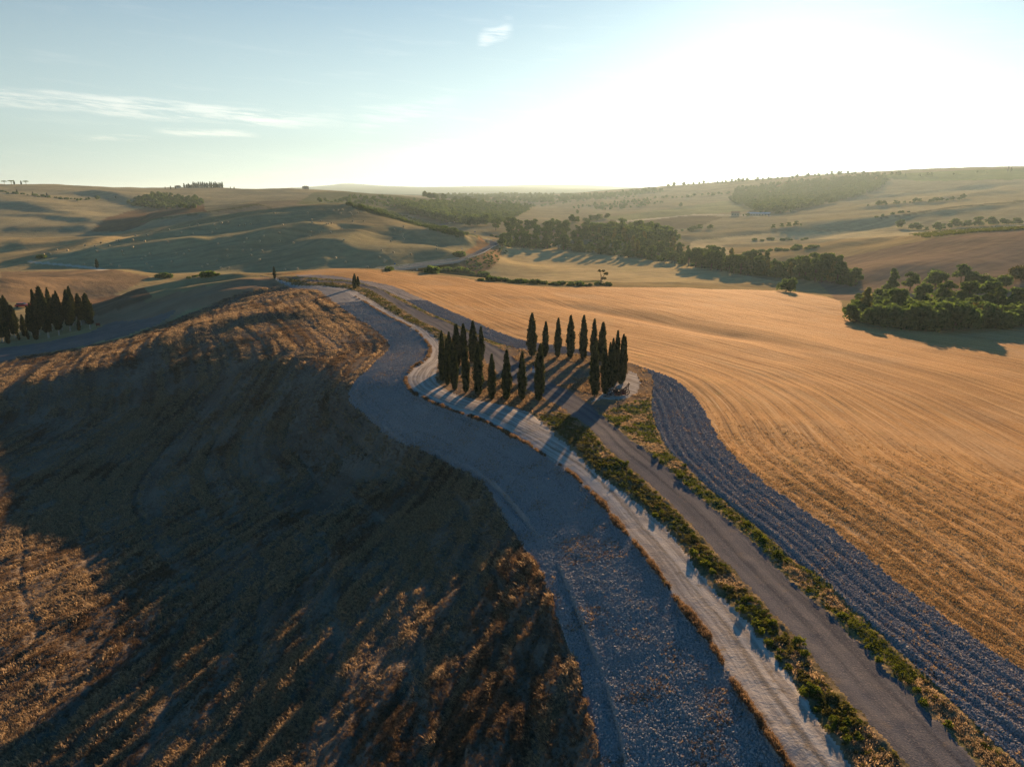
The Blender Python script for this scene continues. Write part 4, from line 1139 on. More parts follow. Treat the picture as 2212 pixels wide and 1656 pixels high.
hedge([(1880, 445), (1940, 440), (1990, 436)], 12, 7, 'tree belt left of the dark right hedge', w=1.2)
hedge([(1600, 468), (1622, 467), (1650, 464), (1690, 461), (1712, 459)], 7, 6, 'trees around the long farm roof')
hedge([(1180, 492), (1215, 484), (1260, 479), (1310, 473)], 14, 9, 'tree row on the dark ploughed slope', w=1.1)
hedge([(1000, 470), (1060, 462), (1120, 452), (1180, 444), (1240, 437), (1300, 431), (1370, 428)], 36, 8, 'trees along the lane up the middle slope', w=1.15)
hedge([(1400, 430), (1440, 428), (1500, 425), (1560, 420), (1620, 415)], 22, 9, 'belt of trees across the hazy right slope', w=1.2)
# pines and cypresses on the left skyline
PINE = [tree_proto(470 + i, 9, 5.2, 'pine', M_OAK, 500, .7, .3) for i in range(2)]
for i, (u, v, vt, lab) in enumerate([(10, 399, 389.5, 'leftmost umbrella pine on the left skyline'), (25, 399, 388.5, 'umbrella pine on the left skyline beside a cypress'), (57, 399.5, 389.5, 'rightmost umbrella pine on the left skyline')]):
    g, h = vert_h(u, v + 1, vt); tree_from(PINE[i % 2], lab, 'pine tree', (g[0], g[1], g[2] - .2), h, h / 9 * 1.0, 9, 'umbrella pines on the left skyline', 'umbrella_pine')
for (u, v, vt, lab) in [(31, 399, 389, 'cypress touching the middle umbrella pine on the left skyline'), (46, 399, 390, 'small cypress between the umbrella pines'), (37, 417, 409, 'leftmost cypress on the hedge line of the left hill'),
                        (71, 422, 414, 'bushy cypress on the hedge line of the left hill'), (102, 425, 416, 'right cypress on the hedge line of the left hill'), (250, 428, 422.5, 'tiny cypress at the edge of the left hillside scrub')]:
    one_cyp(u, v, vt, 1.7, lab, (FCY[1], CYP[0][1]))
hedge([(0, 415), (30, 418), (60, 422), (100, 426), (140, 430), (165, 431)], 18, 3.5, 'bushes of the hedge line on the left hill', 3)
hedge([(170, 434), (185, 433), (200, 432), (215, 432)], 6, 7, 'scrub trees at the end of the left hedge line')
hedge([(85, 556), (92, 556)], 2, 3.5, 'bushes at the tip of the bale hill', 3)
hedge([(345, 601), (352, 600), (362, 599), (369, 598)], 4, 3.2, 'low bushes by the lane on the left', 3, .8)
hedge([(410, 601), (425, 598), (440, 597), (455, 596), (470, 595)], 7, 2.2, 'bushes at the bend of the ridge road', 3)
hedge([(1045, 606), (1080, 608), (1120, 611), (1160, 614), (1200, 616), (1240, 617), (1280, 617), (1310, 616)], 26, 2.0, 'bushes of the ditch below the stubble field', 3)
hedge([(835, 584), (850, 583), (868, 581), (890, 580)], 6, 2.5, 'bushes at the near end of the bridge', 3)
hedge([(940, 590), (962, 588), (985, 586), (1000, 584), (1020, 590), (1050, 597)], 10, 3.5, 'bushes in the gully under the bridge', 3)
hedge([(985, 552), (1002, 551)], 3, 4.0, 'bushes on the bank beside the bridge', 3)
hedge([(1065, 512), (1080, 515), (1092, 518), (1100, 522)], 6, 3.0, 'bushes along the outer side of the road bend', 3)
# villa hill
VG = proj([(432, 406)])[0]
for i in range(22):
    u = 399 + i * 3.9 + rnd.uniform(-1, 1); top = 392.5 if u > 415 else 396
    one_cyp(u, 406, top + rnd.uniform(-.6, 2.4), 2.7, f'{nth(i + 1)} cypress from the left in the grove on the villa hill', (FCY[i % 3], CYP[0][1]), 'cypresses of the villa hill')
for i, (u, vt) in enumerate([(357, 403), (369, 401), (379, 400), (498, 403), (506, 403)]):
    one_cyp(u, 408.5, vt, 1.2, f'{nth(i + 1)} stray cypress from the left beside the villa hill', (FCY[i % 3], CYP[0][1]), 'stray cypresses by the villa')

M_WALL = plain_mat('stone_wall', (.36, .30, .22), .9, scale=1.5)
M_ROOF = plain_mat('tile_roof', (.25, .13, .08), .9, scale=2)
M_GLASS = plain_mat('dark_window', (.03, .035, .04), .25)
M_METAL = plain_mat('grey_metal', (.5, .5, .5), .35, .8)
def house(u, v, w, dp, hw, hr, label, name='farmhouse', wins=5, hip=True, metal=False, rz=0.0, d=None):
    g = proj([(u, v)])[0]
    if d:
        g = np.array(pt(u, v, d=d)); g[2] = hgt(g[:1], g[1:2])[0]
    o = thing(name, label, 'house', (g[0], g[1], g[2] - .5), math.atan2(-g[0], g[1]) + rz)
    b = MB(); b.box((0, 0, hw / 2), (w, dp, hw)); part('wall', b.mesh('wall', M_WALL), o)
    r_ = MB(); e = .5
    x, y = w / 2 + e, dp / 2 + e; t = dp * .5 if hip else 0
    z0 = hw + .02
    vs = [(-x, -y, z0), (x, -y, z0), (x, y, z0), (-x, y, z0), (-x + t, 0, hw + hr), (x - t, 0, hw + hr)]
    r_.add(vs, [(0, 1, 5, 4), (1, 2, 5), (2, 3, 4, 5), (3, 0, 4), (3, 2, 1, 0)])
    rf = part('roof', r_.mesh('roof', M_METAL if metal else M_ROOF), o)
    c_ = MB(); c_.box((w * .2, dp * .1, hw + hr * .8), (.8, .8, 1.6)); part('chimney', c_.mesh('chimney', M_WALL), rf)
    wn = MB(); wn.box((0, 0, 0), (1.0, .1, 1.5)); wm = wn.mesh('window', M_GLASS)
    for k in range(wins):
        for z in ([hw * .3, hw * .72] if hw > 5 else [hw * .5]):
            part('window', wm, o, ((k + .5) / wins * w - w / 2, -dp / 2 - .03, z))
    return o
house(660, 407.5, 15, 10, 6.5, 1.6, 'square stone farmhouse alone on the bare hilltop', d=1640)
house(385, 406, 14, 8, 5, 2.0, 'low villa house left of the cypress grove on the hill', 'villa')
house(475, 406, 10, 7, 4, 1.6, 'small outbuilding right of the cypress grove on the villa hill', 'outbuilding', 3)
house(1638, 466, 34, 10, 4, 1.5, 'long low farm shed with grey roof on the hazy right slope', 'farm_shed', 8, False, True)
house(1588, 466, 12, 8, 5, 2, 'small farmhouse left of the long farm shed', 'farmhouse', 3, False)
house(1700, 400, 18, 9, 6, 2, 'pale house among the woods on the hazy ridge', 'ridge_house', 5, False)

# ------------------------------------------------------------------ straw bales
def bale_mesh():
    b = MB(); n = 20
    prof = [(-.62, 0), (-.62, .60), (-.56, .70), (-.3, .735), (0, .742), (.3, .735), (.56, .70), (.62, .60), (.62, 0)]
    vs = []; fs = []
    for (x, r_) in prof:
        for k in range(n):
            a = 2 * math.pi * k / n; q = r_ * (1 + .015 * math.sin(5 * a + x * 9))
            vs.append((x, q * math.cos(a), .74 + q * math.sin(a)))
    for i in range(len(prof) - 1):
        for k in range(n): fs.append((i * n + k, i * n + (k + 1) % n, (i + 1) * n + (k + 1) % n, (i + 1) * n + k))
    b.add(vs, fs)
    m, nt, out = new_mat('bale_straw')
    p = nt.new('ShaderNodeTexCoord').outputs['Object']
    w_ = nt.new('ShaderNodeTexWave'); w_.inputs['Scale'].default_value = 4; w_.inputs['Distortion'].default_value = 6; nt.l.new(p, w_.inputs[0])
    finish(nt, out, nt.mix(w_.outputs[1], (.46, .36, .22), (.66, .54, .35)), .95, w_.outputs[1], .03)
    return b.mesh('straw_bale', m)
BALE = bale_mesh()
def b1(cx, cy): return cx * .2707, 324 + cy * .2707
def b2(cx, cy): return 540 + cx * .2707, 351 + cy * .2707
def b5(cx, cy): return 810 + cx * .13672, 475.2 + cy * .13672
BAND = {
 'crest of the bale hill': [b1(*q) for q in [(350, 838), (405, 835), (455, 800), (540, 805), (680, 765), (806, 743), (932, 728), (948, 723), (1082, 688), (1203, 660), (1350, 640), (1510, 607), (1578, 592), (1728, 569)]],
 'upper terrace of the bale hill': [b1(*q) for q in [(760, 770), (870, 765), (1060, 722), (1155, 730), (1175, 682), (1335, 735), (1448, 662), (1540, 670), (1695, 658), (1710, 598), (1770, 585), (1820, 578), (1910, 605), (1957, 597), (2003, 592), (2150, 572), (1728, 633)]],
 'middle terrace of the bale hill': [b1(*q) for q in [(770, 810), (975, 810), (985, 835), (1060, 778), (1197, 830), (1408, 828), (1472, 833), (1510, 805), (1740, 750), (1815, 798), (1940, 803), (1970, 710), (1950, 742), (2005, 800), (2073, 730), (2107, 688), (2092, 808)]],
 'foot of the bale hill': [b1(*q) for q in [(672, 915), (757, 925), (887, 917), (953, 930), (1130, 872), (1160, 852), (1173, 910), (1210, 938), (1372, 893), (1470, 835), (1615, 932), (1657, 918), (1732, 882), (1762, 945), (1817, 850), (1825, 943), (2005, 842), (2073, 880)]],
 'summit of the bale hill': [b2(*q) for q in [(195, 408), (460, 405), (667, 383), (705, 383), (723, 407), (738, 378), (795, 400), (808, 410), (813, 421), (860, 402)]],
 'middle slope of the bale hill': [b2(*q) for q in [(155, 472), (262, 500), (493, 457), (565, 470), (497, 483), (614, 494), (627, 491), (652, 487), (820, 471), (908, 471), (733, 529), (568, 556), (488, 555), (643, 562), (475, 590), (235, 562), (110, 590), (240, 630), (347, 645), (750, 622)]],
 'shaded lower face of the bale hill': [b2(*q) for q in [(10, 702), (97, 708), (10, 742), (80, 778), (280, 857), (377, 850), (763, 797), (940, 838), (685, 765), (1050, 702), (1145, 721), (1033, 757), (1073, 780), (1085, 787), (1073, 797), (1285, 735), (1490, 692), (1490, 668), (1126, 632), (1150, 535), (1200, 556), (1220, 577), (1220, 590), (1228, 612), (1226, 513)]],
 'bank above the road bend': [b5(*q) for q in [(1285, 222), (1335, 222), (1372, 225), (1408, 245)]]}
NB = 0
for where, pts in BAND.items():
    pts = [(u, v, proj([(u, v + .6)])[0]) for u, v in sorted(pts)]
    pts = [q for q in pts if 380 < q[2][1] < 760]
    for i, (u, v, g) in enumerate(pts):
        o = thing('straw_bale', f'{nth(i + 1)} round straw bale from the left on the {where}', 'straw bale', (g[0], g[1], g[2] - .06), rnd.uniform(0, 3.14), 'round straw bales on the hill', BALE)
        o.scale = (.85, .85, .85); NB += 1

# ------------------------------------------------------------------ bridge
M_CONC = plain_mat('pale_concrete', (.42, .41, .39), .85, scale=.8)
def bridge():
    a = Vector(proj([(999, 560)])[0]); a.z = float(wPR[0, 2]) + .05
    dirv = (Vector(wPR[0]) - Vector(wPR[6])); dirv.z = 0
    b0 = Vector(pt(826, 583.5, z=a.z - .3)); b0.z = a.z - .3
    d = (b0 - a); L = d.length; dn = d.normalized(); nrm = Vector((-dn.y, dn.x, 0)).normalized()
    if nrm.y > 0: nrm = -nrm
    o = thing('road_bridge', 'concrete road bridge with guardrails crossing the gully', 'bridge', tuple(a))
    rz = Matrix.Rotation(math.atan2(dn.y, dn.x), 3, 'Z')
    dk = MB(); dk.box(dn * L / 2 + Vector((0, 0, -.55)), (L + 4, 8.6, 1.1), 0, rz)
    part('deck', dk.mesh('deck', M_CONC), o)
    sf = MB(); sf.box(dn * L / 2 + Vector((0, 0, .008)), (L + 4, 7.2, .012), 0, rz); part('road_surface', sf.mesh('road_surface', GM[12]), o)
    for s_ in (-1, 1):
        gr = MB(); gr.box(dn * L / 2 + nrm * s_ * 4.1 + Vector((0, 0, .8)), (L + 4, .12, .32), 0, rz)
        gr.box(dn * L / 2 + nrm * s_ * 4.1 + Vector((0, 0, .15)), (L + 4, .3, .28), 0, rz)
        rail = part('guardrail', gr.mesh('guardrail', M_METAL), o)
        pm = MB(); pm.box((0, 0, .45), (.14, .14, .9)); pmm = pm.mesh('rail_post', M_METAL)
        for k in range(int(L / 8) + 1):
            q = dn * (k * 8.0 + 1) + nrm * s_ * 4.1
            part('rail_post', pmm, rail, tuple(q))
    for f in (.20, .43, .66):
        c = dn * L * f
        gz = float(hgt(np.array([a.x + c.x]), np.array([a.y + c.y]))[0]) - a.z
        h = -1.1 - gz + 1.0
        pb = MB(); pb.box(c + Vector((0, 0, -1.1 - h / 2)), (1.5, 2.4, h), 0, rz); pr = part('pier', pb.mesh('pier', M_CONC), o)
        cb = MB(); cb.box(c + Vector((0, 0, -1.75)), (1.8, 7.6, 1.25), 0, rz); part('pier_cap', cb.mesh('pier_cap', M_CONC), pr)
bridge()
# guardrail round the bend
def guard(line, off, lab):
    w = resample(line, 40); b = MB(); pts = []
    for i in range(len(w)):
        d = Vector(w[min(i + 1, len(w) - 1)]) - Vector(w[max(i - 1, 0)]); d.z = 0; n = Vector((d.y, -d.x, 0)).normalized() * off
        x, y = w[i][0] + n.x, w[i][1] + n.y
        pts.append(Vector((x, y, float(hgt(np.array([x]), np.array([y]))[0]) + .7)))
    o = thing('guardrail', lab, 'guardrail', tuple(pts[0] - Vector((0, 0, .7))))
    for i in range(len(pts) - 1):
        p, q = pts[i] - pts[0], pts[i + 1] - pts[0]; up = Vector((0, 0, .17))
        z7 = Vector((0, 0, .7))
        s_ = (q - p).cross(Vector((0, 0, 1))).normalized() * .05
        vs = [p - up + s_ + z7, q - up + s_ + z7, q + up + s_ + z7, p + up + s_ + z7, p - up - s_ + z7, q - up - s_ + z7, q + up - s_ + z7, p + up - s_ + z7]
        b.add(vs, [(0, 1, 2, 3), (7, 6, 5, 4), (3, 2, 6, 7), (4, 5, 1, 0)])
    part('rail', b.mesh('rail', M_METAL), o)
    pm = MB(); pm.box((0, 0, .3), (.14, .14, 1.0)); pmm = pm.mesh('rail_post', M_METAL)
    for i in range(0, len(pts), 4): part('rail_post', pmm, o, tuple(pts[i] - pts[0] + Vector((0, 0, .05))))
guard(wPR, 4.0, 'metal guardrail along the outer side of the valley road bend')

# ------------------------------------------------------------------ vehicles and signs far off
M_RED = plain_mat('red_paint', (.42, .03, .03), .3); M_WHITE = plain_mat('white_paint', (.75, .75, .75), .35); M_TYRE = plain_mat('tyre', (.02, .02, .02), .8)
M_BLUE = plain_mat('blue_sign', (.05, .16, .35), .5); M_RUST = plain_mat('rusted_iron', (.085, .045, .032), .6, .35, .5, 9); M_RUSTR = plain_mat('red_rust', (.16, .05, .035), .65, .2, .5, 9)
def car(u, v, label, mat, rz, s_=1.0):
    g = proj([(u, v)])[0]
    o = thing('parked_car' if s_ < 1.2 else 'van', label, 'car' if s_ < 1.2 else 'van', (g[0], g[1], g[2] + .02), rz); o.scale = (s_, s_, s_)
    b = MB()
    sec = [(-2.05, .35, .75, .80), (-1.9, .30, .90, .86), (-.9, .28, .95, .88), (.9, .28, .98, .88), (1.9, .30, .92, .86), (2.1, .38, .75, .78)]
    vs = []; fs = []
    for (x, z0, z1, y) in sec: vs += [(x, -y, z0), (x, y, z0), (x, y, z1), (x, -y, z1)]
    for i in range(len(sec) - 1):
        for k in range(4): fs.append((i * 4 + k, i * 4 + (k + 1) % 4, (i + 1) * 4 + (k + 1) % 4, (i + 1) * 4 + k))
    fs += [(3, 2, 1, 0), tuple(len(sec) * 4 - 4 + k for k in range(4))]
    b.add(vs, fs); body = part('body', b.mesh('body', mat), o)
    c_ = MB(); z0, z1 = .95, 1.45
    vs = [(-1.7, -.8, z0), (1.0, -.8, z0), (1.0, .8, z0), (-1.7, .8, z0), (-1.35, -.66, z1), (.35, -.66, z1), (.35, .66, z1), (-1.35, .66, z1)]
    c_.add(vs, [(0, 1, 5, 4), (1, 2, 6, 5), (2, 3, 7, 6), (3, 0, 4, 7)], 0); c_.add([(q[0], q[1], q[2] + .004) for q in vs[4:]], [(0, 1, 2, 3)], 1)
    part('cabin', c_.mesh('cabin', M_GLASS, mat), o)
    wm = MB(); wm.tube([(0, -.1, 0), (0, .1, 0)], [.32, .32], 12); wmm = wm.mesh('wheel', M_TYRE)
    for x in (-1.3, 1.3):
        for y in (-.82, .82): part('wheel', wmm, o, (x, y, .32))
    lm = MB(); lm.box((0, 0, 0), (.06, .3, .14)); lmm = lm.mesh('headlight', M_WHITE)
    for y in (-.6, .6): part('headlight', lmm, o, (2.06, y, .68))
    return o
car(50, 663.5, 'red car parked by the lane behind the left cypress grove', M_RED, R(8), 1.25)
car(973, 482.5, 'white car on the distant stretch of the valley road', M_WHITE, R(30))
car(985, 480.5, 'second white car behind the first on the distant road', M_WHITE, R(25))
car(1662, 467.5, 'car glinting beside the long farm shed', M_METAL, R(10))
def sign(u, v, h, label, mat, w=.9):
    g = proj([(u, v)])[0]
    o = thing('road_sign', label, 'road sign', (g[0], g[1], g[2]), math.atan2(-g[0], g[1]))
    p = MB(); p.tube([(0, 0, -.2), (0, 0, h)], [.05, .05], 6); part('post', p.mesh('post', M_METAL), o)
    b = MB(); b.box((0, -.08, h - w / 2), (w, .04, w)); part('panel', b.mesh('panel', mat), o)
sign(853.5, 579, 3.0, 'blue and white road sign at the near end of the bridge', M_BLUE)
sign(1086, 525.5, 2.6, 'white road sign on the outer side of the road bend', M_WHITE)
sign(1026, 506, 2.8, 'blue road sign beyond the cut bank', M_BLUE)
sign(998, 545, 3.0, 'grey sign post on the bank by the bridge', M_METAL, .7)
# info board at the end of the cypress grove
g = proj([cc(1975, 935)])[0]
o = thing('info_board', 'low dark red board by the rightmost cypress of the left grove', 'board', tuple(g), R(-12))
b = MB(); b.box((0, 0, .75), (1.5, .12, .8)); part('panel', b.mesh('panel', M_RUSTR), o)
lg = MB(); lg.box((0, 0, .2), (.12, .1, .5)); lgm = lg.mesh('leg', M_RUST)
for x in (-.6, .6): part('leg', lgm, o, (x, 0, 0))

# ------------------------------------------------------------------ old plough beside the ring
def plough():
    g = proj([(1330, 853)])[0]
    o = thing('old_plough', 'rusty old farm plough with iron wheels beside the right cypresses', 'farm machine', (g[0], g[1], g[2]), R(4))
    def P_(name, fn, mat, par=None):
        b = MB(); fn(b); return part(name, b.mesh(name, mat, smooth_=False), par or o)
    P_('frame', lambda b: (b.tube([(-.9, .1, .75), (.2, .15, .85), (1.1, .3, .75), (1.7, .45, 1.0)], [.09, .1, .09, .07], 8), b.tube([(-.5, -.35, .7), (.6, -.2, .8), (1.1, .3, .75)], [.07, .08, .07], 8),
                           b.box((.1, 0, .72), (.9, .5, .22)), b.tube([(-.4, .5, .7), (.2, .15, .85)], [.06, .06], 6)), M_RUST)
    P_('drawbar', lambda b: b.tube([(-.2, -.2, .6), (-1.3, -.75, .28), (-2.1, -1.1, .08)], [.08, .06, .05], 7), M_RUST)
    P_('drawbar', lambda b: b.tube([(.1, -.3, .6), (-1.0, -.95, .2), (-1.9, -1.25, .06)], [.07, .05, .04], 7), M_RUST)
    P_('hitch_frame', lambda b: (b.tube([(1.15, .3, .75), (1.95, .5, 1.45)], [.06, .05], 6), b.tube([(1.3, .35, .3), (1.95, .5, 1.3)], [.05, .05], 6), b.tube([(1.95, .5, .5), (1.98, .52, 1.75)], [.055, .05], 6),
                                 b.box((1.97, .5, 1.5), (.3, .16, .2))), M_RUST)
    for c, r_, ax, lab in (((-.95, .25, .5), .5, (.75, .66, 0), None), ((1.85, .4, .36), .34, (.8, .6, .05), None), ((.3, -.45, .4), .4, (.95, .3, .1), None)):
        w = P_('wheel', lambda b: (b.torus(c, ax, r_, .055, 20, 6), b.tube([Vector(c) - Vector(ax).normalized() * .1, Vector(c) + Vector(ax).normalized() * .1], [.09, .09], 8)), M_RUST)
        def spokes(b):
            a = Vector(ax).normalized(); e1 = a.orthogonal().normalized(); e2 = a.cross(e1)
            for k in range(8):
                t = k * math.pi / 4; b.tube([Vector(c), Vector(c) + (e1 * math.cos(t) + e2 * math.sin(t)) * r_], [.022, .018], 4)
        P_('spokes', spokes, M_RUST, w)
    def blade(b, x, y):
        vs = []
        for i in range(5):
            t = i / 4
            vs += [(x - .3 + .1 * t, y - .1 + .35 * t * t, .02 + .72 * t), (x + .32 + .1 * t, y - .32 + .45 * t * t, .02 + .62 * t)]
        vs += [(q[0] + .03, q[1] + .05, q[2]) for q in vs]
        fs = []
        for i in range(4):
            fs += [(2 * i, 2 * i + 1, 2 * i + 3, 2 * i + 2), (10 + 2 * i + 2, 10 + 2 * i + 3, 10 + 2 * i + 1, 10 + 2 * i)]
        b.add(vs, fs)
    for x, y in ((.0, -.25), (.55, -.05), (1.15, .2)): P_('mouldboard', lambda b: blade(b, x, y), M_RUSTR)
    for x, y, h in ((.05, .3, 1.35), (.85, .4, 1.25), (-.35, .25, 1.2)): P_('lever', lambda b: b.tube([(x, y, .7), (x + .08, y + .1, h)], [.03, .025], 5), M_RUST)
    P_('seat', lambda b: b.box((-.1, .35, 1.02), (.4, .34, .06)), M_RUST)
    o.scale = (1.05, 1.05, 1.05)
plough()

# ------------------------------------------------------------------ person in the ring
def person():
    u, v = rc2(222, 1104)
    g = proj([(u, v)])[0]
    o = thing('person', 'person in a blue top and white skirt standing behind the broad front cypress', 'person', (g[0], g[1], g[2]), R(200))
    M_SKIN = plain_mat('skin', (.45, .27, .19), .6); M_TOP = plain_mat('blue_cloth', (.07, .15, .30), .9); M_SKIRT = plain_mat('white_cloth', (.62, .60, .58), .9); M_HAIR = plain_mat('dark_hair', (.03, .02, .015), .6)
    J = [(0, 0, .93, .13), (0, 0, 1.12, .11), (0, 0, 1.32, .135), (0, 0, 1.45, .06), (0, .01, 1.58, .085), (0, 0, 1.67, .075),
         (.17, 0, 1.38, .055), (.25, .03, 1.13, .042), (.24, -.10, .92, .032), (.235, -.15, .84, .03), (-.17, 0, 1.38, .055), (-.26, .02, 1.13, .042), (-.25, -.04, .90, .032), (-.25, -.07, .82, .03),
         (.09, 0, .85, .095), (.10, -.02, .48, .06), (.10, .02, .08, .042), (.11, -.13, .03, .032), (-.09, 0, .85, .095), (-.10, .0, .48, .06), (-.10, .03, .08, .042), (-.11, -.12, .03, .032)]
    E = [(0, 1), (1, 2), (2, 3), (3, 4), (4, 5), (2, 6), (6, 7), (7, 8), (8, 9), (2, 10), (10, 11), (11, 12), (12, 13), (0, 14), (14, 15), (15, 16), (16, 17), (0, 18), (18, 19), (19, 20), (20, 21)]
    base = len(J)
    for s_, hnd in ((1, 9), (-1, 13)):
        hx, hy, hz, _ = J[hnd]
        for k in range(5):
            dx = (-.018 + .012 * k) if k < 4 else -.035 * s_
            J.append((hx + dx, hy - .02 - .01 * (k == 1), hz - (.06 + .012 * (k in (1, 2))) if k < 4 else hz - .03, .009)); E.append((hnd, len(J) - 1))
    me = bpy.data.meshes.new('body'); me.from_pydata([q[:3] for q in J], E, [])
    me.materials.append(M_SKIN)
    b = part('body', me, o)
    md = b.modifiers.new('skin', 'SKIN')
    for i, q in enumerate(J): me.skin_vertices[0].data[i].radius = (q[3], q[3])
    me.skin_vertices[0].data[0].use_root = True
    b.modifiers.new('sub', 'SUBSURF').levels = 1; b.modifiers['sub'].render_levels = 1
    def rings(name, rs, mat):
        m = MB(); n = 14; vs = []; fs = []
        for (z, rx, ry, y0) in rs:
            for k in range(n):
                a = 2 * math.pi * k / n; vs.append((rx * math.cos(a), y0 + ry * math.sin(a), z))
        for i in range(len(rs) - 1):
            for k in range(n): fs.append((i * n + k, i * n + (k + 1) % n, (i + 1) * n + (k + 1) % n, (i + 1) * n + k))
        fs.append(tuple((len(rs) - 1) * n + k for k in range(n)))
        m.add(vs, fs); part(name, m.mesh(name, mat, smooth_=True), o)
    rings('skirt', [(.35, .27, .25, 0), (.6, .23, .20, 0), (.85, .18, .15, 0), (1.0, .145, .125, 0)], M_SKIRT)
    rings('top', [(.97, .16, .14, 0), (1.15, .15, .13, 0), (1.3, .19, .145, 0), (1.4, .20, .12, 0), (1.46, .08, .08, 0)], M_TOP)
    rings('hair', [(1.45, .085, .04, .075), (1.56, .10, .075, .045), (1.66, .105, .10, .02), (1.73, .085, .085, .015), (1.76, .03, .03, .01)], M_HAIR)
    f = MB(); f.tube([(0, -.085, 1.60), (0, -.115, 1.57)], [.012, .018], 6); part('nose', f.mesh('nose', M_SKIN), o)
    for x in (-.03, .03):
        e = MB(); e.box((x, -.088, 1.615), (.022, .012, .010)); part('eye', e.mesh('eye', M_HAIR), o)
    mt = MB(); mt.box((0, -.085, 1.545), (.045, .012, .010)); part('mouth', mt.mesh('mouth', plain_mat('lips', (.35, .12, .10), .5)), o)
person()

# ------------------------------------------------------------------ shrubs on the verges
SH = [tree_proto(460 + i, 1.2, .8, 'bush', M_BRIGHT, 420, .12, .03) for i in range(3)]
SHD = [tree_proto(465 + i, 1.2, .8, 'bush', M_DARKW, 420, .12, .03) for i in range(2)]
def v5(cx, cy): return 1404.1 + cx * .36524, 1134.1 + cy * .36524
def v4(cx, cy): return 1242.1 + cx * .2707, 810 + cy * .2707
MIDS = [v4(440, 770), v4(400, 700), v4(370, 680), v4(690, 1090), v4(640, 1110), v4(740, 1040)] + [v5(*q) for q in [(255, 165), (300, 200), (325, 225), (370, 270), (535, 495), (620, 580), (655, 625), (700, 690), (770, 740), (765, 785), (820, 835), (915, 985), (965, 975), (990, 1085), (1085, 1150), (1070, 1195), (1155, 1165), (1150, 1215), (1165, 1260), (1230, 1255), (720, 575), (890, 690), (915, 760)]]
RGTS = [v4(340, 385), v4(640, 640), v4(690, 685), v4(835, 800), v4(890, 860), v4(1000, 935), v4(1490, 1300), v4(1380, 1180), v4(870, 710)] + [v5(*q) for q in [(662, 80), (760, 165), (1135, 530), (1290, 715), (1350, 790), (1575, 970), (1620, 1045), (1765, 1175)]]
for pts, where in ((MIDS, 'verge between pale track and gravel road'), (RGTS, 'verge right of the gravel road')):
    for i, (u, v) in enumerate(sorted(pts, key=lambda q: q[1])):
        g = proj([(u, v + 4)])[0]
        s_ = rnd.uniform(.35, .62)
        tree_from(SH[i % 3], f'{nth(i + 1)} bright green shrub from the ring on the {where}', 'shrub', (g[0], g[1], g[2] - .08), 1.2 * s_, s_, 1.2, 'bright green verge shrubs', 'verge_shrub')

# ------------------------------------------------------------------ scattered stuff
LIB = []
def gn_scatter(name, protos, pts, rot, scl, idx, label=None):
    """one object that instances small shapes on points"""
    libc = bpy.data.collections.new(name + '_shapes')
    for i, me in enumerate(protos):
        libc.objects.link(bpy.data.objects.new(f'{name}_shape_{i:02d}', me))
    me = bpy.data.meshes.new(name)
    n = len(pts)
    me.vertices.add(n); me.vertices.foreach_set('co', np.asarray(pts, np.float32).ravel())
    a = me.attributes.new('rot', 'FLOAT_VECTOR', 'POINT'); a.data.foreach_set('vector', np.asarray(rot, np.float32).ravel())
    a = me.attributes.new('scl', 'FLOAT_VECTOR', 'POINT'); a.data.foreach_set('vector', np.asarray(scl, np.float32).ravel())
    a = me.attributes.new('pick', 'INT', 'POINT'); a.data.foreach_set('value', np.asarray(idx, np.int32))
    o = bpy.data.objects.new(name, me); o['kind'] = 'stuff'; link(o)
    ng = bpy.data.node_groups.new(name + '_nodes', 'GeometryNodeTree')
    ng.interface.new_socket('Geometry', in_out='INPUT', socket_type='NodeSocketGeometry')
    ng.interface.new_socket('Geometry', in_out='OUTPUT', socket_type='NodeSocketGeometry')
    N = ng.nodes
    gi = N.new('NodeGroupInput'); go = N.new('NodeGroupOutput')
    iop = N.new('GeometryNodeInstanceOnPoints'); ci = N.new('GeometryNodeCollectionInfo')
    ci.inputs['Collection'].default_value = libc; ci.inputs['Separate Children'].default_value = True; ci.inputs['Reset Children'].default_value = True
    def attr(nm, typ):
        q = N.new('GeometryNodeInputNamedAttribute'); q.data_type = typ; q.inputs['Name'].default_value = nm; return q.outputs['Attribute']
    ng.links.new(gi.outputs[0], iop.inputs['Points']); ng.links.new(ci.outputs[0], iop.inputs['Instance'])
    iop.inputs['Pick Instance'].default_value = True
    ng.links.new(attr('pick', 'INT'), iop.inputs['Instance Index'])
    er = N.new('FunctionNodeEulerToRotation'); ng.links.new(attr('rot', 'FLOAT_VECTOR'), er.inputs[0])
    ng.links.new(er.outputs[0], iop.inputs['Rotation']); ng.links.new(attr('scl', 'FLOAT_VECTOR'), iop.inputs['Scale'])
    ng.links.new(iop.outputs[0], go.inputs[0])
    md = o.modifiers.new('scatter', 'NODES'); md.node_group = ng
    return o
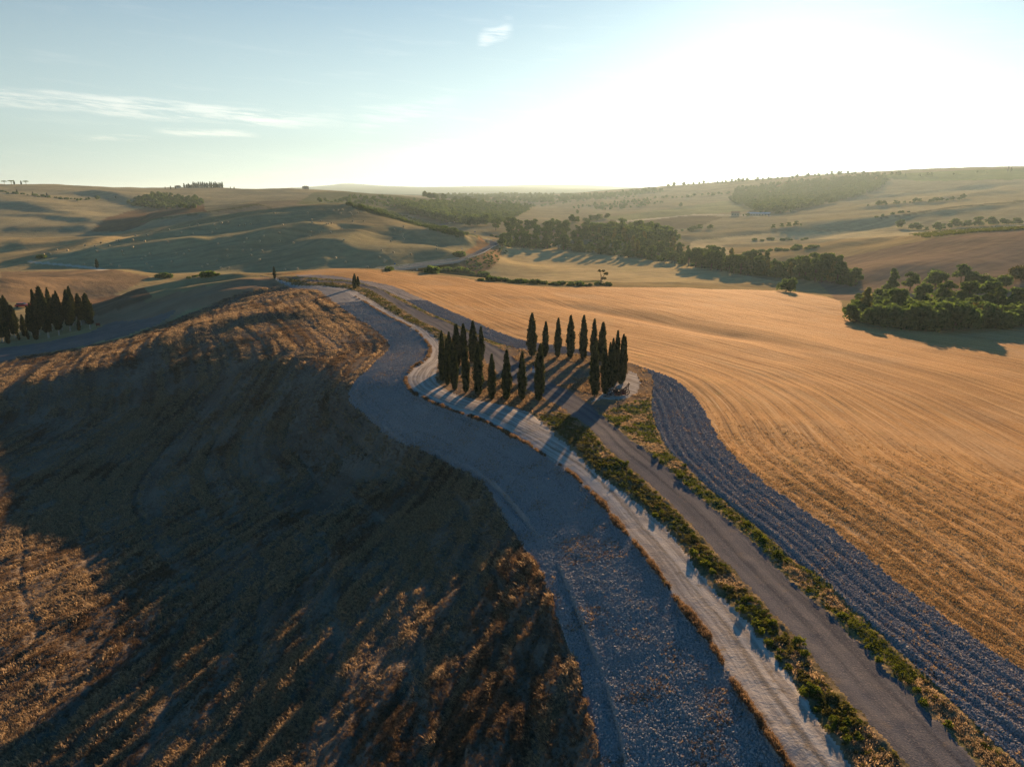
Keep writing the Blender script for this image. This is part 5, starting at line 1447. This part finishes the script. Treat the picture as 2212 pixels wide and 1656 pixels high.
def region_points(rids, n, fall=1.0, rmax=1e9, extra=None, umin=-60, umax=2280):
    """random ground points on the given surfaces, thinner with distance"""
    m = np.isin(reg, rids) & (qr < rmax) & (np.abs(np.arctan2(qx, qy)) < R(41))
    I, J = np.nonzero(m)
    area = qr[I, J] ** 2 * (LR[I + 1] - LR[I]) * (AZ[J + 1] - AZ[J])
    w = area / np.maximum(qr[I, J], 35) ** fall
    if extra is not None: w = w * extra(qx[I, J], qy[I, J], I, J)
    k = rng.choice(len(I), n, p=w / w.sum())
    fi = rng.uniform(0, 1, n); fj = rng.uniform(0, 1, n)
    i, j = I[k], J[k]
    def bl(A): return (A[i, j] * (1 - fi) + A[i + 1, j] * fi) * (1 - fj) + (A[i, j + 1] * (1 - fi) + A[i + 1, j + 1] * fi) * fj
    return np.stack([bl(GX), bl(GY), bl(GZ)], 1), bl(ROWU), bl(ROWV)
def rz_rot(n, tilt=.25):
    return np.stack([rng.normal(0, tilt, n), rng.normal(0, tilt, n), rng.uniform(0, 6.283, n)], 1)
def tuft(seed, n, h, spread, lean, mat, wd=.02, heads=True):
    g = np.random.default_rng(seed); V = []; F = []
    for i in range(n):
        a = g.uniform(0, 6.28); r_ = spread * math.sqrt(g.uniform(0, 1))
        b = np.array([r_ * math.cos(a), r_ * math.sin(a), -.03])
        hh = h * g.uniform(.55, 1.1); t = g.normal(0, .28, 2) + np.array([lean, lean * .25])
        tip = b + np.array([t[0] * hh, t[1] * hh, hh * math.sqrt(max(.1, 1 - min(.85, (t ** 2).sum())))])
        mid = b * .45 + tip * .55 + np.array([0, 0, .10 * hh])
        s_ = np.array([-math.sin(a), math.cos(a), 0]) * wd * g.uniform(.7, 1.4)
        k = len(V); V += [b - s_, b + s_, mid + s_ * 1.3, tip, mid - s_ * 1.3]; F.append((k, k + 1, k + 2, k + 3, k + 4))
    me = bpy.data.meshes.new('tuft'); me.from_pydata([tuple(q) for q in V], [], F); me.materials.append(mat); return me
def clod(seed, mat):
    g = random.Random(seed); bm = bmesh.new(); bmesh.ops.create_icosphere(bm, subdivisions=1, radius=1)
    for v in bm.verts: v.co *= g.uniform(.62, 1.15)
    for v in bm.verts: v.co.z *= .7
    me = bpy.data.meshes.new('clod'); bm.to_mesh(me); bm.free(); me.materials.append(mat); return me

# tall dry grass on the left slope
TUFT = [tuft(600 + i, 12, .62, .30, .45, M_DRY, .022) for i in range(4)] + [tuft(610 + i, 12, .55, .28, .35, M_DRYR, .022) for i in range(2)]
n = 120000
def gw(x, y, I, J):
    w_ = ROWV[I, J] + 1.5 * fbm(ROWU[I, J] * .03, ROWV[I, J] * .08, 41, 2)
    return (.6 + smooth(fbm(ROWU[I, J] * .05, ROWV[I, J] * .55, 71, 3), -.25, .25) * .6) * (1 - .8 * np.exp(-((np.mod(w_, 7.0) - 3.5) / .35) ** 2))
pts, ru, rv = region_points([1], n, 1.15, 330, gw)
kn = fbm(pts[:, 0] * .22, pts[:, 1] * .22, 81, 3)
hgt_k = (.75 + .7 * kn + .35 * fbm(ru * .05, rv * .55, 71, 3)) * rng.uniform(.7, 1.25, n)
dist = np.hypot(pts[:, 0], pts[:, 1])
big = 1 + np.clip((dist - 70) / 160, 0, 1.6)
sc = np.clip(hgt_k, .35, 1.6)
ang = 2.6 + 1.2 * fbm(pts[:, 0] * .12, pts[:, 1] * .12, 83, 2) + rng.normal(0, .45, n)
al_ = pts[:, 0] * math.sin(SUN_AZ) + pts[:, 1] * math.cos(SUN_AZ); ac_ = pts[:, 0] * math.cos(SUN_AZ) - pts[:, 1] * math.sin(SUN_AZ)
streak_ = np.where(dist < 100, fbm(ac_ / .8, al_ / 16, 86, 2), fbm(ru * .03, rv / .9, 87, 2))
sc = np.clip(sc * (1 + .9 * streak_), .3, 1.8)
pick = np.where(streak_ * 1.5 + fbm(pts[:, 0] * .1, pts[:, 1] * .1, 85, 2) + rng.normal(0, .1, n) < -.02, rng.integers(4, 6, n), rng.integers(0, 4, n))
gn_scatter('dry_grass', TUFT, pts, np.stack([rng.normal(0, .1, n), rng.normal(0, .1, n), ang], 1), np.stack([sc * big, sc * big, sc * .5], 1), pick)
# stubble straws in rows
STR = [tuft(620 + i, 9, .26, .22, .1, M_STRAW, .016) for i in range(3)]
n = 14000
pts, ru, rv = region_points([2], n, 1.6, 110, lambda x, y, I, J: (1 - smooth(np.hypot(x, y), 45, 108)) * (.25 + smooth(fbm(ROWU[I, J] * .06, ROWV[I, J] * 1.6, 72, 2), -.1, .25)))
s_ = rng.uniform(.6, 1.2, n) * (1 + np.clip((np.hypot(pts[:, 0], pts[:, 1]) - 70) / 150, 0, 1))
gn_scatter('straw_stubble', STR, pts, rz_rot(n, .15), np.stack([s_ * 1.2, s_ * 1.2, s_ * .35], 1), rng.integers(0, 3, n))
# clods on the ploughed ground
CLD = [clod(630 + i, M_CLOD) for i in range(3)]; CLDD = [clod(640 + i, M_CLODD) for i in range(3)]
for rid, prs, n, nm_ in ((3, CLD, 60000, 'clay_clods'), (4, CLDD, 45000, 'earth_clods')):
    pts, ru, rv = region_points([rid], n, 1.3, 200)
    s_ = .03 + .075 * rng.uniform(0, 1, n) ** 4 + .0004 * np.hypot(pts[:, 0], pts[:, 1])
    pts[:, 2] += s_ * .25
    gn_scatter(nm_, prs, pts, rz_rot(n, .6), np.stack([s_, s_, s_], 1), rng.integers(0, 3, n))
# straw wisps left on the ploughed ground
for rid, n, nm_ in ((3, 7000, 'strewn_straw'), (4, 2500, 'strewn_straw')):
    pts, ru, rv = region_points([rid], n, 1.2, 200, lambda x, y, I, J: smooth(fbm(x * .35, y * .35, 95, 3), .0, .3) + .04)
    s_ = rng.uniform(.25, .5, n)
    gn_scatter(nm_, [TUFT[0], TUFT[4]], pts, rz_rot(n, .5), np.stack([s_, s_, s_ * .5], 1), rng.integers(0, 2, n))
# weeds and grass on the verges
def weed(seed, mat, n=16, h=.32, w=.28, s_=.07):
    L = lobes_for(seed, h, w, 'bush'); return crown_mesh(seed, L, n * 3, s_, mat, 'weed')
WD = [weed(650, M_WEED), weed(651, M_DARKW), weed(652, M_DARKW), tuft(653, 14, .4, .25, .1, M_DRY, .02), tuft(654, 14, .35, .25, .1, M_WEED, .02), weed(655, M_BRIGHT)]
n = 7500
pts, ru, rv = region_points([5], n, 1.1, 260)
dm = np.minimum(seg_dist(pts[:, 0], pts[:, 1], wTR)[0], seg_dist(pts[:, 0], pts[:, 1], wRL)[0])
k0 = dm > .35 + .6 * rng.uniform(0, 1, n) ** 2
pts = pts[k0]; n = len(pts)
k = fbm(pts[:, 0] * .45, pts[:, 1] * .45, 96, 3) + rng.normal(0, .12, n)
pick = np.where(k > .16, 0, np.where(k > -.05, 1, np.where(k > -.24, 2, 3)))
s_ = rng.uniform(.4, 1.1, n) ** 1.3
gn_scatter('verge_weeds', WD, pts, rz_rot(n, .2), np.stack([s_, s_, s_ * np.where(pick == 3, .5, .9)], 1), pick)
n = 8000
pts, ru, rv = region_points([6], n, 1.1, 260)
dm = np.minimum(seg_dist(pts[:, 0], pts[:, 1], wRR)[0], seg_dist(pts[:, 0], pts[:, 1], wSL)[0])
k0 = dm > .2 + .5 * rng.uniform(0, 1, n) ** 2
pts = pts[k0]; n = len(pts)
k = fbm(pts[:, 0] * .4, pts[:, 1] * .4, 97, 3) + rng.normal(0, .1, n)
pick = np.where(k > .06, 4, np.where(k > .0, 0, np.where(k > -.06, 2, 3)))
s_ = rng.uniform(.3, .85, n)
gn_scatter('verge_grass', WD, pts, rz_rot(n, .2), np.stack([s_, s_, s_ * np.where(pick == 3, .45, .7)], 1), pick)
n = 11000
pts, ru, rv = region_points([10], n, 1.1, 260)
s_ = rng.uniform(.3, .75, n)
gn_scatter('edging_grass', [TUFT[4], TUFT[5], WD[2]], pts, rz_rot(n, .3), np.stack([s_, s_, s_], 1), rng.choice([0, 1, 2], n, p=[.5, .4, .1]))
n = 9000
pts, ru, rv = region_points([7], n, .5, 260, lambda x, y, I, J: .03 + smooth(fbm(x * .25, y * .25, 99, 3), .0, .3))
s_ = rng.uniform(.35, .8, n)
gn_scatter('ring_grass', [TUFT[0], TUFT[4], WD[3]], pts, rz_rot(n, .3), np.stack([s_, s_, s_ * .7], 1), rng.integers(0, 3, n))
# grass round the cypress feet and scrub masses
FTM = [me for me in FT]
def px_points(poly, n, seed=0):
    g = np.random.default_rng(seed); poly = np.array(poly, float); out = []
    lo, hi = poly.min(0), poly.max(0)
    while len(out) < n:
        q = g.uniform(lo, hi, (n * 2, 2)); q = q[inside(q[:, 0], q[:, 1], poly)]
        out += [tuple(t) for t in q]
    return proj(out[:n])
def wood(name, poly, n, h, seed, lo=.6, hi=1.2, mats=(0, 1, 2), dmin=0, dmax=1e9):
    p = px_points(poly, n, seed); r_ = np.hypot(p[:, 0], p[:, 1]); p = p[(r_ > dmin) & (r_ < dmax)]
    n = len(p); g = np.random.default_rng(seed + 1); s_ = h / 10 * g.uniform(lo, hi, n)
    p[:, 2] -= .5
    gn_scatter(name, [FT[i] for i in mats], p, np.stack([np.zeros(n), np.zeros(n), g.uniform(0, 6.28, n)], 1), np.stack([s_ * 1.3, s_ * 1.3, s_], 1), g.integers(0, len(mats), n))
wood('ridge_wood', [(1640, 462), (1575, 436), (1590, 412), (1700, 398), (1800, 388), (1900, 382), (1918, 392), (1905, 408), (1850, 428), (1760, 448), (1690, 462)], 1500, 13, 1)
wood('valley_wood', [(850, 452), (900, 448), (990, 440), (1090, 446), (1150, 452), (1120, 470), (1080, 486), (1010, 492), (960, 482), (900, 468)], 700, 12, 3, dmin=650)
wood('far_wood', [(870, 432), (960, 424), (1100, 421), (1250, 423), (1330, 420), (1400, 412), (1440, 416), (1300, 432), (1180, 440), (1000, 438)], 700, 14, 5, dmin=1500)
wood('slope_wood', [(1240, 505), (1300, 500), (1380, 498), (1440, 512), (1460, 530), (1400, 528), (1300, 515)], 160, 12, 7, dmin=500)
wood('hillside_scrub', [(275, 442), (300, 428), (340, 421), (390, 426), (430, 430), (442, 440), (420, 450), (360, 452), (310, 448)], 420, 7, 9, mats=(3, 0), dmin=700)
wood('bank_scrub', [(745, 440), (790, 443), (860, 462), (940, 486), (1010, 506), (990, 512), (920, 492), (850, 472), (790, 454)], 330, 4.5, 11, mats=(3,), dmin=500)
wood('hill_scrub', [(690, 436), (760, 425), (860, 428), (930, 440), (985, 462), (900, 462), (800, 442)], 260, 6, 13, mats=(3, 0), dmin=780)
wood('gully_scrub', [(1005, 560), (1060, 545), (1085, 532), (1095, 545), (1060, 575), (1010, 592)], 120, 2.0, 15, mats=(3,))
wood('thicket_undergrowth', [(1830, 694), (1860, 645), (1950, 625), (2212, 640), (2212, 712), (1960, 714), (1880, 708)], 260, 6, 17, mats=(3, 0), dmax=330)
wood('tree_line_undergrowth', [(1080, 532), (1200, 538), (1320, 552), (1450, 568), (1600, 592), (1850, 618), (1850, 606), (1600, 578), (1400, 548), (1200, 526), (1080, 520)], 320, 6, 19, mats=(3,))
wood('orchard', [(1230, 452), (1300, 440), (1400, 432), (1440, 440), (1330, 455)], 150, 7, 21)
# vineyard rows
q = px_points([(1960, 507), (2050, 497), (2140, 491), (2230, 490), (2230, 496), (2100, 503), (2000, 514)], 900, 23)
r0 = np.round((q[:, 0] * .5 + q[:, 1] * .86) / 3.0) * 3.0
q[:, 1] = (r0 - q[:, 0] * .5) / .86; q[:, 2] = hgt(q[:, 0], q[:, 1])
VN = [weed(660, M_BRIGHT, 14, 1.4, .8, .32)]
gn_scatter('vineyard', VN, q, rz_rot(len(q), .05), np.ones((len(q), 3)), np.zeros(len(q), int))

# ------------------------------------------------------------------ air
def build_haze():
    x, y0, y1, z0, z1 = 15000, -6000, 15500, float(GZ[np.hypot(GX, GY) < 22000].min()) - 8, float(GZ[np.hypot(GX, GY) < 22000].max()) + 25
    V = [(sx * x, y, z) for z in (z0, z1) for y in (y0, y1) for sx in (-1, 1)]
    F = [(0, 2, 3, 1), (4, 5, 7, 6), (0, 1, 5, 4), (2, 6, 7, 3), (0, 4, 6, 2), (1, 3, 7, 5)]
    me = bpy.data.meshes.new('haze'); me.from_pydata(V, [], F)
    m, nt, out = new_mat('air')
    v = nt.new('ShaderNodeVolumePrincipled')
    v.inputs['Color'].default_value = (.60, .85, 1.0, 1)
    v.inputs['Density'].default_value = HAZE
    v.inputs['Anisotropy'].default_value = HAZE_G
    nt.l.new(v.outputs[0], out.inputs['Volume'])
    me.materials.append(m)
    o = bpy.data.objects.new('haze', me); o['kind'] = 'stuff'
    COL.objects.link(o)
HAZE, HAZE_G = 0.72e-4, 0.40
build_haze()
